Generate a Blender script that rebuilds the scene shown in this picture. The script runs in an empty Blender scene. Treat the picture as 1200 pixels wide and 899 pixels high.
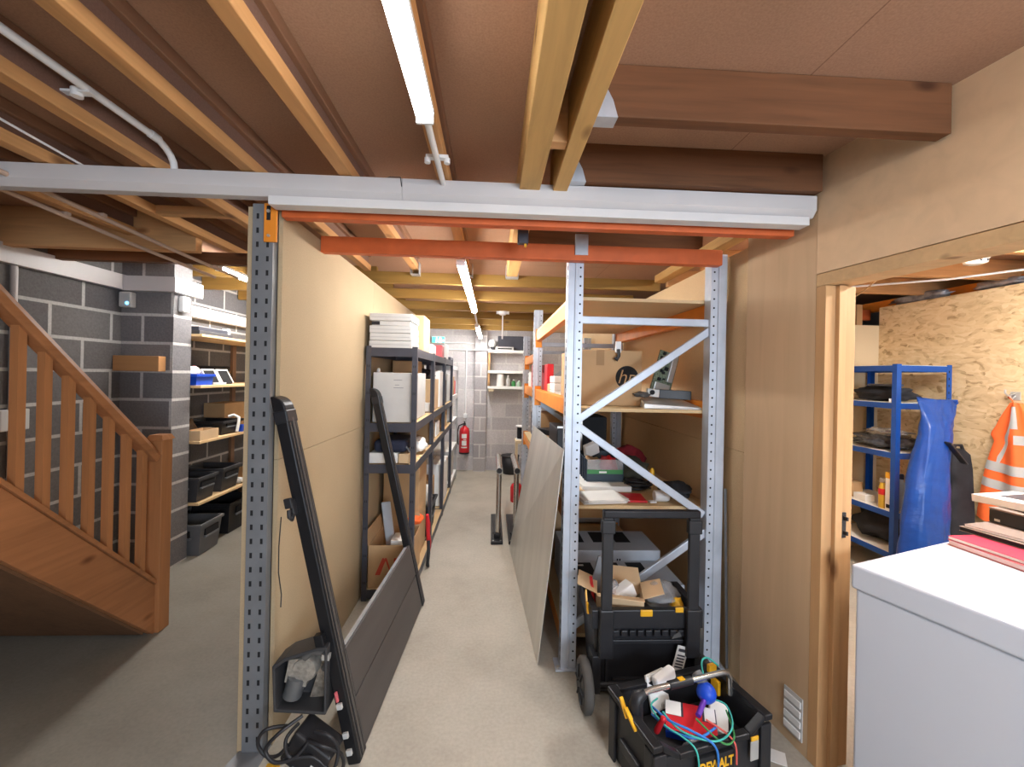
import bpy, bmesh, math, random
from math import pi, sin, cos, radians as rad
from mathutils import Vector as V, Matrix, Euler, noise
random.seed(7)
S = bpy.context.scene
C = S.collection
W = {}

# ------------------------------------------------------------------ materials
def nt(name):
    m = bpy.data.materials.new(name); m.use_nodes = True
    t = m.node_tree; b = t.nodes['Principled BSDF']
    return m, t, b
def N(t, k, **kw):
    n = t.nodes.new(k)
    for a, v in kw.items():
        if a.startswith('i_'): n.inputs[a[2:].replace('_', ' ')].default_value = v
        else: setattr(n, a, v)
    return n
def ramp(t, stops):
    r = t.nodes.new('ShaderNodeValToRGB'); e = r.color_ramp.elements
    while len(e) < len(stops): e.new(.5)
    for k, (p, c) in zip(e, stops): k.position = p; k.color = (*c, 1)
    return r
def mul(c, k): return tuple(min(1, x * k) for x in c)
def M(name, col, rough=.6, metal=0, var=.08, scale=10, bump=0, stretch=(1, 1, 1), spec=.4, detail=4):
    m, t, b = nt(name); L = t.links.new
    b.inputs['Roughness'].default_value = rough; b.inputs['Metallic'].default_value = metal
    b.inputs['Specular IOR Level'].default_value = spec
    tc = N(t, 'ShaderNodeTexCoord'); mp = N(t, 'ShaderNodeMapping'); mp.inputs['Scale'].default_value = stretch
    L(tc.outputs['Object'], mp.inputs[0])
    n = N(t, 'ShaderNodeTexNoise', i_Scale=scale, i_Detail=detail); L(mp.outputs[0], n.inputs['Vector'])
    r = ramp(t, [(.3, mul(col, 1 - var)), (.7, mul(col, 1 + var))]); L(n.outputs[0], r.inputs[0])
    L(r.outputs[0], b.inputs['Base Color'])
    if bump:
        bp = N(t, 'ShaderNodeBump', i_Strength=bump, i_Distance=.01); L(n.outputs[0], bp.inputs['Height']); L(bp.outputs[0], b.inputs['Normal'])
    return m
def wood(name, col, axis='Y', knots=True, var=.22, rough=.65, g=1.0):
    m, t, b = nt(name); L = t.links.new
    b.inputs['Roughness'].default_value = rough; b.inputs['Specular IOR Level'].default_value = .25
    tc = N(t, 'ShaderNodeTexCoord'); oi = N(t, 'ShaderNodeObjectInfo')
    ad = N(t, 'ShaderNodeVectorMath', operation='MULTIPLY_ADD')
    L(oi.outputs['Random'], ad.inputs[0]); ad.inputs[1].default_value = (13, 17, 11); L(tc.outputs['Object'], ad.inputs[2])
    mp = N(t, 'ShaderNodeMapping'); sc = [1, 1, 1]; sc['XYZ'.index(axis)] = .07; mp.inputs['Scale'].default_value = sc
    L(ad.outputs[0], mp.inputs[0])
    n = N(t, 'ShaderNodeTexNoise', i_Scale=38 * g, i_Detail=6, i_Distortion=.6); L(mp.outputs[0], n.inputs['Vector'])
    n2 = N(t, 'ShaderNodeTexNoise', i_Scale=6 * g, i_Detail=3); L(mp.outputs[0], n2.inputs['Vector'])
    mx = N(t, 'ShaderNodeMath', operation='ADD'); L(n.outputs[0], mx.inputs[0]); L(n2.outputs[0], mx.inputs[1])
    hf = N(t, 'ShaderNodeMath', operation='MULTIPLY'); hf.inputs[1].default_value = .5; L(mx.outputs[0], hf.inputs[0])
    r = ramp(t, [(.32, mul(col, 1 - var)), (.5, col), (.68, mul(col, 1 + var * .7))]); L(hf.outputs[0], r.inputs[0])
    out = r.outputs[0]
    if knots:
        mk = N(t, 'ShaderNodeMapping'); sk = [1, 1, 1]; sk['XYZ'.index(axis)] = .45; mk.inputs['Scale'].default_value = sk
        L(ad.outputs[0], mk.inputs[0])
        vo = N(t, 'ShaderNodeTexVoronoi', i_Scale=6.5); L(mk.outputs[0], vo.inputs['Vector'])
        kr = ramp(t, [(.05, (.22, .14, .10)), (.16, (1, 1, 1))]); L(vo.outputs['Distance'], kr.inputs[0])
        mm = N(t, 'ShaderNodeMix', data_type='RGBA', blend_type='MULTIPLY'); mm.inputs[0].default_value = .75
        L(r.outputs[0], mm.inputs[6]); L(kr.outputs[0], mm.inputs[7]); out = mm.outputs[2]
    L(out, b.inputs['Base Color'])
    bp = N(t, 'ShaderNodeBump', i_Strength=.15, i_Distance=.004); L(hf.outputs[0], bp.inputs['Height']); L(bp.outputs[0], b.inputs['Normal'])
    return m
def chip(name, col, seams=None, var=.16, rough=.8, sc=160, off=0):
    m, t, b = nt(name); L = t.links.new
    b.inputs['Roughness'].default_value = rough; b.inputs['Specular IOR Level'].default_value = .2
    tc = N(t, 'ShaderNodeTexCoord')
    n = N(t, 'ShaderNodeTexNoise', i_Scale=sc, i_Detail=3); L(tc.outputs['Object'], n.inputs['Vector'])
    n2 = N(t, 'ShaderNodeTexNoise', i_Scale=2.2, i_Detail=5); L(tc.outputs['Object'], n2.inputs['Vector'])
    a = N(t, 'ShaderNodeMath', operation='MULTIPLY_ADD'); L(n.outputs[0], a.inputs[0]); a.inputs[1].default_value = .6
    s2 = N(t, 'ShaderNodeMath', operation='MULTIPLY'); L(n2.outputs[0], s2.inputs[0]); s2.inputs[1].default_value = .4; L(s2.outputs[0], a.inputs[2])
    r = ramp(t, [(.3, mul(col, 1 - var)), (.7, mul(col, 1 + var))]); L(a.outputs[0], r.inputs[0])
    out = r.outputs[0]
    if seams:
        sx = N(t, 'ShaderNodeSeparateXYZ'); L(tc.outputs['Object'], sx.inputs[0]); mp = N(t, 'ShaderNodeCombineXYZ')
        ao = N(t, 'ShaderNodeMath', operation='ADD'); ao.inputs[1].default_value = off; L(sx.outputs[0], ao.inputs[0]); L(ao.outputs[0], mp.inputs[1])
        a2 = N(t, 'ShaderNodeMath', operation='ADD'); a2.inputs[1].default_value = .35; L(sx.outputs[1], a2.inputs[0]); L(a2.outputs[0], mp.inputs[0])
        bk = N(t, 'ShaderNodeTexBrick', i_Scale=1, i_Color1=(1, 1, 1, 1), i_Color2=(.95, .95, .95, 1), i_Mortar=(.6, .56, .54, 1))
        bk.inputs['Mortar Size'].default_value = .0022; bk.inputs['Brick Width'].default_value = seams[0]; bk.inputs['Row Height'].default_value = seams[1]
        L(mp.outputs[0], bk.inputs['Vector'])
        mm = N(t, 'ShaderNodeMix', data_type='RGBA', blend_type='MULTIPLY'); mm.inputs[0].default_value = 1
        L(out, mm.inputs[6]); L(bk.outputs[0], mm.inputs[7]); out = mm.outputs[2]
    L(out, b.inputs['Base Color'])
    return m
def block(name, axis, k=1):
    m, t, b = nt(name); L = t.links.new
    b.inputs['Roughness'].default_value = .9; b.inputs['Specular IOR Level'].default_value = .15
    tc = N(t, 'ShaderNodeTexCoord'); sp = N(t, 'ShaderNodeSeparateXYZ'); L(tc.outputs['Object'], sp.inputs[0])
    cb = N(t, 'ShaderNodeCombineXYZ')
    if axis == 'B':
        s = N(t, 'ShaderNodeMath', operation='ADD'); L(sp.outputs[0], s.inputs[0]); L(sp.outputs[1], s.inputs[1]); L(s.outputs[0], cb.inputs[0])
    else: L(sp.outputs[axis], cb.inputs[0])
    L(sp.outputs[2], cb.inputs[1])
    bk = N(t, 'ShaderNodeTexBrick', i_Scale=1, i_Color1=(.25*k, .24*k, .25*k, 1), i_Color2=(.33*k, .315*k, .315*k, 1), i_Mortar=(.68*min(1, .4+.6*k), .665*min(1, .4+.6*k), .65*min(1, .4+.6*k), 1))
    bk.inputs['Mortar Size'].default_value = .014; bk.inputs['Mortar Smooth'].default_value = .4
    bk.inputs['Brick Width'].default_value = .45; bk.inputs['Row Height'].default_value = .225
    L(cb.outputs[0], bk.inputs['Vector'])
    n = N(t, 'ShaderNodeTexNoise', i_Scale=70, i_Detail=6); L(tc.outputs['Object'], n.inputs['Vector'])
    r = ramp(t, [(.3, (.8, .8, .8)), (.7, (1.0, 1.0, 1.0))]); L(n.outputs[0], r.inputs[0])
    mm = N(t, 'ShaderNodeMix', data_type='RGBA', blend_type='MULTIPLY'); mm.inputs[0].default_value = 1
    L(bk.outputs[0], mm.inputs[6]); L(r.outputs[0], mm.inputs[7]); L(mm.outputs[2], b.inputs['Base Color'])
    bp = N(t, 'ShaderNodeBump', i_Strength=.4, i_Distance=.006); L(n.outputs[0], bp.inputs['Height']); L(bp.outputs[0], b.inputs['Normal'])
    return m
def osb_mat(name):
    m, t, b = nt(name); L = t.links.new
    b.inputs['Roughness'].default_value = .7
    tc = N(t, 'ShaderNodeTexCoord'); mp = N(t, 'ShaderNodeMapping'); mp.inputs['Scale'].default_value = (1, .45, 1); L(tc.outputs['Object'], mp.inputs[0])
    nz = N(t, 'ShaderNodeTexNoise', i_Scale=7, i_Detail=2); L(mp.outputs[0], nz.inputs['Vector'])
    ad = N(t, 'ShaderNodeVectorMath', operation='MULTIPLY_ADD'); L(nz.outputs['Color'], ad.inputs[0]); ad.inputs[1].default_value = (.12, .12, .12); L(mp.outputs[0], ad.inputs[2])
    vo = N(t, 'ShaderNodeTexVoronoi', i_Scale=42); L(ad.outputs[0], vo.inputs['Vector'])
    n3 = N(t, 'ShaderNodeTexNoise', i_Scale=30, i_Detail=7, i_Distortion=.8); L(ad.outputs[0], n3.inputs['Vector'])
    s = N(t, 'ShaderNodeSeparateColor'); L(vo.outputs['Color'], s.inputs[0])
    a = N(t, 'ShaderNodeMath', operation='MULTIPLY_ADD'); L(s.outputs[0], a.inputs[0]); a.inputs[1].default_value = .4
    h = N(t, 'ShaderNodeMath', operation='MULTIPLY'); L(n3.outputs[0], h.inputs[0]); h.inputs[1].default_value = .65; L(h.outputs[0], a.inputs[2])
    r = ramp(t, [(.25, (.36, .22, .10)), (.36, (.62, .44, .24)), (.55, (.72, .54, .31)), (.8, (.78, .61, .38))]); L(a.outputs[0], r.inputs[0])
    L(r.outputs[0], b.inputs['Base Color'])
    return m
def concrete(name, k=1):
    m, t, b = nt(name); L = t.links.new
    b.inputs['Roughness'].default_value = .55; b.inputs['Specular IOR Level'].default_value = .3
    tc = N(t, 'ShaderNodeTexCoord')
    n = N(t, 'ShaderNodeTexNoise', i_Scale=1.8, i_Detail=8, i_Roughness=.65); L(tc.outputs['Object'], n.inputs['Vector'])
    n2 = N(t, 'ShaderNodeTexNoise', i_Scale=60, i_Detail=4); L(tc.outputs['Object'], n2.inputs['Vector'])
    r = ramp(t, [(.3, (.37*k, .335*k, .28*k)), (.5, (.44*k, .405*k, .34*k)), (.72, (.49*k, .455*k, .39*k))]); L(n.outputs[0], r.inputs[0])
    r2 = ramp(t, [(.3, (.88, .88, .88)), (.65, (1, 1, 1))]); L(n2.outputs[0], r2.inputs[0])
    vo = N(t, 'ShaderNodeTexVoronoi', i_Scale=2.3); L(tc.outputs['Object'], vo.inputs['Vector'])
    r3 = ramp(t, [(.012, (.45, .42, .4)), (.02, (1, 1, 1))]); L(vo.outputs['Distance'], r3.inputs[0])
    mm = N(t, 'ShaderNodeMix', data_type='RGBA', blend_type='MULTIPLY'); mm.inputs[0].default_value = 1
    L(r.outputs[0], mm.inputs[6]); L(r2.outputs[0], mm.inputs[7])
    m3 = N(t, 'ShaderNodeMix', data_type='RGBA', blend_type='MULTIPLY'); m3.inputs[0].default_value = 1
    L(mm.outputs[2], m3.inputs[6]); L(r3.outputs[0], m3.inputs[7]); L(m3.outputs[2], b.inputs['Base Color'])
    bp = N(t, 'ShaderNodeBump', i_Strength=.08, i_Distance=.003); L(n2.outputs[0], bp.inputs['Height']); L(bp.outputs[0], b.inputs['Normal'])
    return m
def glow(name, col, k):
    m, t, b = nt(name); b.inputs['Base Color'].default_value = (*col, 1)
    b.inputs['Emission Color'].default_value = (*col, 1); b.inputs['Emission Strength'].default_value = k
    return m
def clear(name, col, alpha_t=.9, rough=.08):
    m, t, b = nt(name); b.inputs['Base Color'].default_value = (*col, 1); b.inputs['Roughness'].default_value = rough
    b.inputs['Transmission Weight'].default_value = alpha_t; b.inputs['IOR'].default_value = 1.1
    return m

m_floor = concrete('concrete floor'); m_floorl = concrete('concrete floor shaded', .55)  # left slab is darkened, the dim light there put into its colour
m_blockY = block('blockwork long shaded', 1, .5); m_blockX = block('blockwork cross lit', 0, 2.1); m_blockC = block('blockwork column lit', 'B', 1.6); m_blockB = block('blockwork pillar shaded', 'B', .7)  # same blockwork: left shade and back wall light mixed into its tone
m_deck = chip('chipboard deck', (.39, .225, .145), seams=(2.6, 1.2), off=.24)
m_part = chip('hardboard partition', (.42, .32, .20), var=.1)
m_hard = chip('brown hardboard', (.70, .51, .30), var=.1)
m_shelfb = chip('chipboard shelf', (.62, .45, .25), var=.14)
m_ply = wood('plywood', (.60, .42, .26), 'Z', knots=False, var=.12, g=.4)
m_plyH = wood('plywood header', (.72, .51, .32), 'X', knots=False, var=.1, g=.4)
m_osb = osb_mat('osb board')
m_cream = chip('cream board', (.72, .58, .38), var=.06)
m_joistY = wood('treated joist', (.56, .29, .115), 'Y', var=.25)
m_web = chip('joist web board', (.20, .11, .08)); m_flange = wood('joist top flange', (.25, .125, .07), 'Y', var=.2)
m_joistX = wood('treated cross joist', (.15, .062, .026), 'X', var=.38)
m_joistO = wood('orange cross joist', (.62, .34, .15), 'X', var=.25)
m_rear = wood('yellow rear joist', (.27, .155, .038), 'X', var=.2)
m_beamY = wood('yellow main beam', (.60, .37, .14), 'Y', var=.22)
m_stud = wood('pale pine stud', (.55, .325, .155), 'Z', var=.15)
m_studH = wood('pale pine head', (.58, .385, .20), 'X', var=.15)
m_stairX = wood('stair timber', (.36, .15, .06), 'Y', var=.25, rough=.5)  # stair timbers darkened to carry the shade of the left side
m_stairZ = wood('stair post timber', (.40, .17, .066), 'Z', var=.2, rough=.5, knots=False)
m_light = wood('light shelf timber', (.72, .50, .27), 'Y', var=.12, knots=False)
m_white = M('white plastic', (.82, .82, .82), .4, var=.02)
m_trunk = M('white painted trunking', (.57, .55, .55), .45, var=.04, scale=3)
m_track = M('white track', (.68, .67, .67), .45, var=.03)
m_whiteshelf = M('white shelf board', (.85, .84, .80), .5, var=.02)
m_galv = M('galvanised steel', (.52, .55, .60), .42, .55, var=.12, scale=14)
m_grey = M('grey painted steel', (.20, .21, .225), .5, .25, var=.1)
m_slot = M('dark slot', (.012, .012, .014), .8)
m_dgrey = M('dark grey shelving steel', (.065, .067, .085), .42, .3, var=.1)
m_orange = M('orange racking beam', (.80, .27, .03), .45, .1, var=.08)
m_redor = M('red orange beam', (.62, .13, .035), .5, .1, var=.1)
m_black = M('black plastic', (.018, .018, .021), .42, var=.2)
m_blackm = M('black anodised aluminium', (.022, .022, .025), .38, .5, var=.2, stretch=(1, 1, .1))
m_slat = M('dark brown black slat', (.075, .066, .063), .5, .1, var=.15, stretch=(1, .1, 1))
m_blackf = M('black fabric', (.02, .02, .024), .9, var=.3, bump=.2)
m_navy = M('navy fabric', (.02, .025, .05), .85, var=.2)
m_alu = M('brushed aluminium sheet', (.62, .61, .575), .36, .6, var=.14, scale=5, stretch=(1, 1, .15))
m_chrome = M('satin stainless', (.55, .53, .50), .25, .9, var=.06)
m_card = M('brown cardboard', (.50, .32, .165), .8, var=.08, scale=6)
m_carddk = M('dark cardboard', (.36, .22, .11), .8, var=.1, scale=6)
m_cardlt = M('light cardboard', (.66, .47, .28), .8, var=.06, scale=6)
m_paper = M('white paper', (.82, .81, .78), .7, var=.04)
m_wbox = M('grey white carton', (.52, .52, .51), .6, var=.04)
m_gbox = M('light grey box', (.50, .53, .58), .55, var=.05)
m_yellow = M('yellow plastic', (.80, .42, .02), .4, var=.05)
m_red = M('red plastic', (.62, .02, .03), .4, var=.06)
m_pink = M('pink red cover', (.62, .13, .15), .5, var=.06)
m_blue = M('blue painted steel', (.006, .07, .34), .38, .1, var=.06)
m_pvc = M('blue pvc', (.007, .055, .28), .3, var=.12, scale=9, bump=.55, stretch=(1, 1, 2.2))
m_bluep = M('blue plastic', (.01, .07, .55), .4, var=.1)
m_hiviz = M('hi vis orange', (.95, .16, .035), .7, var=.06)
m_reflect = M('silver reflective tape', (.46, .46, .45), .5, var=.05)
m_freez = M('white enamel', (.58, .61, .68), .32, var=.015, scale=3)
m_green = M('green plastic', (.05, .25, .07), .5, var=.1)
m_pcb = M('green grey circuit board', (.16, .19, .13), .5, .2, var=.6, scale=90)
m_silver = M('silver metal', (.6, .6, .58), .35, .6, var=.1)
m_rubber = M('grey rubber', (.09, .085, .08), .75, var=.15)
m_brown = M('brown paper', (.22, .15, .10), .8, var=.25, bump=.3)
m_darkred = M('dark red cloth', (.22, .012, .02), .85, var=.3, bump=.3)
m_dkgreen = M('dark cloth', (.05, .05, .035), .9, var=.3, bump=.3)
m_wire_t = M('teal wire', (.05, .42, .36), .5); m_wire_b = M('blue wire', (.03, .18, .55), .5); m_wire_r = M('red wire', (.7, .12, .1), .5)
m_exit = glow('exit green', (.05, .75, .42), 2.2); m_led = glow('led blue', (.1, .5, 1), 4)
m_tube = glow('led diffuser near', (1, .98, .95), 15); m_tube2 = glow('led diffuser aisle', (1, .98, .95), 64); m_tube3 = glow('led diffuser left', (1, .98, .95), 95); m_tube4 = glow('led diffuser added', (.97, .98, 1), 52); m_tube5 = glow('led diffuser side', (1, .98, .95), 225)
m_bag = clear('clear plastic', (.9, .92, .95), .75, .2)

# ------------------------------------------------------------------ mesh builder
def smooth(P, n=6):
    P = [V(p) for p in P]; Q = []
    for i in range(len(P)-1):
        p0 = P[max(i-1, 0)]; p1 = P[i]; p2 = P[i+1]; p3 = P[min(i+2, len(P)-1)]
        for k in range(n):
            u = k/n; Q.append(.5*((2*p1) + (p2-p0)*u + (2*p0-5*p1+4*p2-p3)*u*u + (3*p1-p0-3*p2+p3)*u**3))
    return Q + [P[-1]]
class MB:
    def __init__(s, T=None): s.v = []; s.f = []; s.mi = []; s.sm = []; s.T = T or Matrix(); s.m = 0
    def add(s, vs, fs, smooth=False):
        o = len(s.v)
        s.v += [s.T @ V(p) for p in vs]
        for f in fs: s.f.append([i + o for i in f]); s.mi.append(s.m); s.sm.append(smooth)
        return s
    def box(s, x0, x1, y0, y1, z0, z1):
        return s.add([(x0,y0,z0),(x1,y0,z0),(x1,y1,z0),(x0,y1,z0),(x0,y0,z1),(x1,y0,z1),(x1,y1,z1),(x0,y1,z1)],
                     [(3,2,1,0),(4,5,6,7),(0,1,5,4),(1,2,6,5),(2,3,7,6),(3,0,4,7)])
    def hexa(s, b, t):   # bottom quad, top quad (ccw from above)
        return s.add(list(b) + list(t), [(3,2,1,0),(4,5,6,7),(0,1,5,4),(1,2,6,5),(2,3,7,6),(3,0,4,7)])
    def bar(s, p0, p1, w, h, up=(0,0,1)):
        p0, p1 = V(p0), V(p1); d = (p1 - p0).normalized(); sd = d.cross(V(up)).normalized(); u = sd.cross(d)
        q = [(-1,-1),(1,-1),(1,1),(-1,1)]
        vs = [p0 + sd*(w/2*a) + u*(h/2*b) for a,b in q] + [p1 + sd*(w/2*a) + u*(h/2*b) for a,b in q]
        return s.add(vs, [(0,1,2,3),(7,6,5,4),(0,4,5,1),(1,5,6,2),(2,6,7,3),(3,7,4,0)])
    def tube(s, pts, r, n=8, cap=True):
        pts = [V(p) for p in pts]; vs = []; fs = []
        rs = r if isinstance(r, (list, tuple)) else [r]*len(pts)
        d = (pts[1]-pts[0]).normalized(); a = d.orthogonal().normalized()
        for i, p in enumerate(pts):
            if i == 0: t = pts[1]-pts[0]
            elif i == len(pts)-1: t = pts[-1]-pts[-2]
            else: t = (pts[i+1]-pts[i]).normalized() + (pts[i]-pts[i-1]).normalized()
            t = t.normalized() if t.length > 1e-9 else d
            a = (a - t*a.dot(t)); a = a.normalized() if a.length > 1e-6 else t.orthogonal().normalized()
            b = t.cross(a)
            for k in range(n):
                an = 2*pi*k/n; vs.append(p + (a*cos(an) + b*sin(an))*rs[i])
        for i in range(len(pts)-1):
            for k in range(n):
                k2 = (k+1) % n; fs.append((i*n+k, i*n+k2, (i+1)*n+k2, (i+1)*n+k))
        s.add(vs, fs, True)
        if cap:
            s.add([vs[k] for k in range(n)], [tuple(range(n))[::-1]]); s.add([vs[len(vs)-n+k] for k in range(n)], [tuple(range(n))])
        return s
    def cyl(s, p0, p1, r, n=20): return s.tube([p0, p1], r, n)
    def lathe(s, c, prof, n=20, ax='z'):
        c = V(c); vs = []; fs = []
        for (r, z) in prof:
            for k in range(n):
                a = 2*pi*k/n
                q = {'z': (r*cos(a), r*sin(a), z), 'y': (r*cos(a), z, -r*sin(a)), 'x': (z, r*cos(a), r*sin(a))}[ax]
                vs.append(c + V(q))
        m = len(prof)
        for i in range(m-1):
            for k in range(n):
                k2 = (k+1) % n; fs.append((i*n+k, i*n+k2, (i+1)*n+k2, (i+1)*n+k))
        s.add(vs, fs, True)
        s.add(vs[:n], [tuple(range(n))[::-1]]); s.add(vs[-n:], [tuple(range(n))])
        return s
    def prism(s, poly, o, a, b, e):
        o, a, b, e = V(o), V(a), V(b), V(e); n = len(poly)
        vs = [o + a*x + b*y for x, y in poly]; vs += [p + e for p in vs]
        fs = [tuple(range(n))[::-1], tuple(range(n, 2*n))] + [(i, (i+1) % n, n+(i+1) % n, n+i) for i in range(n)]
        return s.add(vs, fs)
    def lump(s, c, sz, seed=0, amp=.25, fr=2.0, flat=True, sub=3):
        bm = bmesh.new(); bmesh.ops.create_icosphere(bm, subdivisions=sub, radius=1)
        vs = []; c = V(c)
        for v in bm.verts:
            p = v.co.copy(); k = 1 + amp*noise.noise(p*fr + V((seed*3.1, seed*1.7, 0)))*1.6
            p = V((p.x*k*sz[0]/2, p.y*k*sz[1]/2, p.z*k*sz[2]/2))
            p.z = p.z + sz[2]/2
            if flat: p.z = max(0, p.z)
            vs.append(c + p)
        fs = [[v.index for v in f.verts] for f in bm.faces]; bm.free()
        return s.add(vs, fs, True)
    def grid(s, fn, nu, nv, th=0, nrm=None):
        vs = [V(fn(i/nu, j/nv)) for j in range(nv+1) for i in range(nu+1)]
        q = nu+1; fs = [(j*q+i, j*q+i+1, (j+1)*q+i+1, (j+1)*q+i) for j in range(nv) for i in range(nu)]
        s.add(vs, fs, True)
        if th:
            nn = V(nrm)*th; v2 = [v + nn for v in vs]; s.add(v2, [f[::-1] for f in fs], True)
            ring = [(0,j) for j in range(nv+1)] + [(i,nv) for i in range(1,nu+1)] + [(nu,j) for j in range(nv-1,-1,-1)] + [(i,0) for i in range(nu-1,0,-1)]
            ids = [j*q+i for i,j in ring]; n = len(ids)
            s.add([vs[k] for k in ids] + [v2[k] for k in ids], [(k, (k+1) % n, n+(k+1) % n, n+k) for k in range(n)])
        return s
    def build(s, name, mats, parent=None, bevel=0, seg=2, label=None, cat=None, group=None, kind=None, origin=None):
        if not isinstance(mats, (list, tuple)): mats = [mats]
        me = bpy.data.meshes.new(name)
        if parent: Wm = W[parent]
        else:
            if origin is None:
                xs = [v.x for v in s.v]; ys = [v.y for v in s.v]
                origin = ((min(xs)+max(xs))/2, (min(ys)+max(ys))/2, min(v.z for v in s.v))
            Wm = Matrix.Translation(V(origin))
        inv = Wm.inverted()
        me.from_pydata([inv @ v for v in s.v], [], s.f)
        for m in mats: me.materials.append(m)
        me.polygons.foreach_set('material_index', s.mi); me.polygons.foreach_set('use_smooth', s.sm)
        me.update()
        bm = bmesh.new(); bm.from_mesh(me)
        bmesh.ops.recalc_face_normals(bm, faces=bm.faces); bm.to_mesh(me); bm.free()
        ob = bpy.data.objects.new(name, me); C.objects.link(ob)
        if parent: ob.parent = parent
        else: ob.matrix_world = Wm
        W[ob] = Wm
        if bevel:
            b = ob.modifiers.new('Bevel', 'BEVEL'); b.width = bevel; b.segments = seg; b.limit_method = 'ANGLE'; b.angle_limit = rad(40)
        if label: ob['label'] = label
        if cat: ob['category'] = cat
        if group: ob['group'] = group
        if kind: ob['kind'] = kind
        return ob
def thing(name, label, cat, loc=(0,0,0), rz=0, group=None):
    o = bpy.data.objects.new(name, None); C.objects.link(o); o.empty_display_size = .05
    o.matrix_world = Matrix.Translation(V(loc)) @ Matrix.Rotation(rz, 4, 'Z'); W[o] = o.matrix_world.copy()
    o['label'] = label; o['category'] = cat
    if group: o['group'] = group
    return o
def frame(o, ex, ey, ez):
    m = Matrix.Identity(4)
    for i, a in enumerate((ex, ey, ez)):
        for k in range(3): m[k][i] = a[k]
    for k in range(3): m[k][3] = o[k]
    return m
def TR(x, y, z=0, rz=0): return Matrix.Translation((x, y, z)) @ Matrix.Rotation(rz, 4, 'Z')
def text(name, body, size, o, ex, ey, mat, parent, depth=.001, shear=0, sx=1, bold=0):
    cu = bpy.data.curves.new('t', 'FONT'); cu.body = body; cu.size = size; cu.align_x = 'CENTER'; cu.align_y = 'CENTER'; cu.extrude = depth; cu.shear = shear; cu.offset = bold
    to = bpy.data.objects.new('t', cu); C.objects.link(to)
    bpy.context.view_layer.update()
    me = bpy.data.meshes.new_from_object(to)
    bpy.data.objects.remove(to)
    ex = V(ex).normalized(); ey = V(ey).normalized(); T = frame(o, ex*sx, ey, ex.cross(ey))
    mb = MB(T); mb.add([v.co.copy() for v in me.vertices], [list(p.vertices) for p in me.polygons])
    bpy.data.meshes.remove(me)
    return mb.build(name, mat, parent)
# ---- the camera's geometry, used to size things read off the photograph
Fp, PX, PY, HC = 490.0, 600.0, 440.0, 1.6
RC = Matrix.Rotation(-rad(2.69), 3, 'Z') @ Matrix.Rotation(pi/2 + rad(.05), 3, 'X') @ Matrix.Rotation(rad(1.2), 3, 'Z')
cam = bpy.data.cameras.new('camera'); cam.sensor_width = 36; cam.lens = 36*Fp/1200; cam.shift_y = -(449.5-PY)/1200; cam.clip_start = .02
co = bpy.data.objects.new('camera', cam); C.objects.link(co); co.matrix_world = Matrix.Translation((0, 0, HC)) @ RC.to_4x4(); S.camera = co
# ------------------------------------------------------------------ the room
def struct(name, mb, mats, **k): return mb.build(name, mats, kind='structure', origin=(0,0,0), **k)
ZD = 2.545
struct('floor', MB().box(-1.02, 4.75, -2.6, 7.2, -.1, 0), m_floor)
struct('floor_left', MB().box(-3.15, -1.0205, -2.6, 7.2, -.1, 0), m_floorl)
struct('ceiling', MB().box(-3.15, 4.75, -2.6, 7.2, ZD, ZD+.022), m_deck)
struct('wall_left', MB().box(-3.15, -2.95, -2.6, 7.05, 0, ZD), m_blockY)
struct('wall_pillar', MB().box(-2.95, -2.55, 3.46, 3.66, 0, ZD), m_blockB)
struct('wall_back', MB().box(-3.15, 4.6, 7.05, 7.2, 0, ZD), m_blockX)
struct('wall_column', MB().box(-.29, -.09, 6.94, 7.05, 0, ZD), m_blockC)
mb = MB(); mb.box(1.33, 1.36, 2.09, 7.05, 1.2222, 2.3).box(1.33, 1.36, 2.09, 7.05, 0, 1.2202); mb.m = 1; mb.box(1.36, 1.44, 2.25, 7.05, 0, 2.28)
struct('wall_right', mb, [m_hard, m_stud])
mb = MB()
for (z0, z1) in ((0, 1.219), (1.2215, 2.285)):
    for (y0, y1) in ((1.832, 3.2), (3.203, 4.4), (4.403, 5.6)): mb.box(-.924, -.906, y0, y1, z0, z1)
for (y0, y1) in ((1.80, 3.2), (3.203, 5.6)): mb.box(-1.034, -1.016, y0, y1, 0, 2.285)
struct('wall_partition', mb, m_part)
# wall with the doorway on the right, turned a little from the racking
aw = rad(8.2); TW = frame((1.365, 1.713, 0), (sin(aw), -cos(aw), 0), (cos(aw), sin(aw), 0), (0, 0, 1))
TW = Matrix(TW)
ZH = 2.055
mb = MB(TW); mb.box(-.395, .0, 0, .018, 0, ZD)
w = struct('wall_door', mb, m_ply)
mb = MB(TW); mb.box(.001, 2.6, 0, .018, ZH+.003, ZD).box(1.5, 2.6, 0, .018, 0, ZH)
struct('wall_door_header', mb, m_plyH)
struct('wall_door_core', MB(TW).box(-.395, -.002, .0185, .1, 0, ZD), m_stud)
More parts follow.
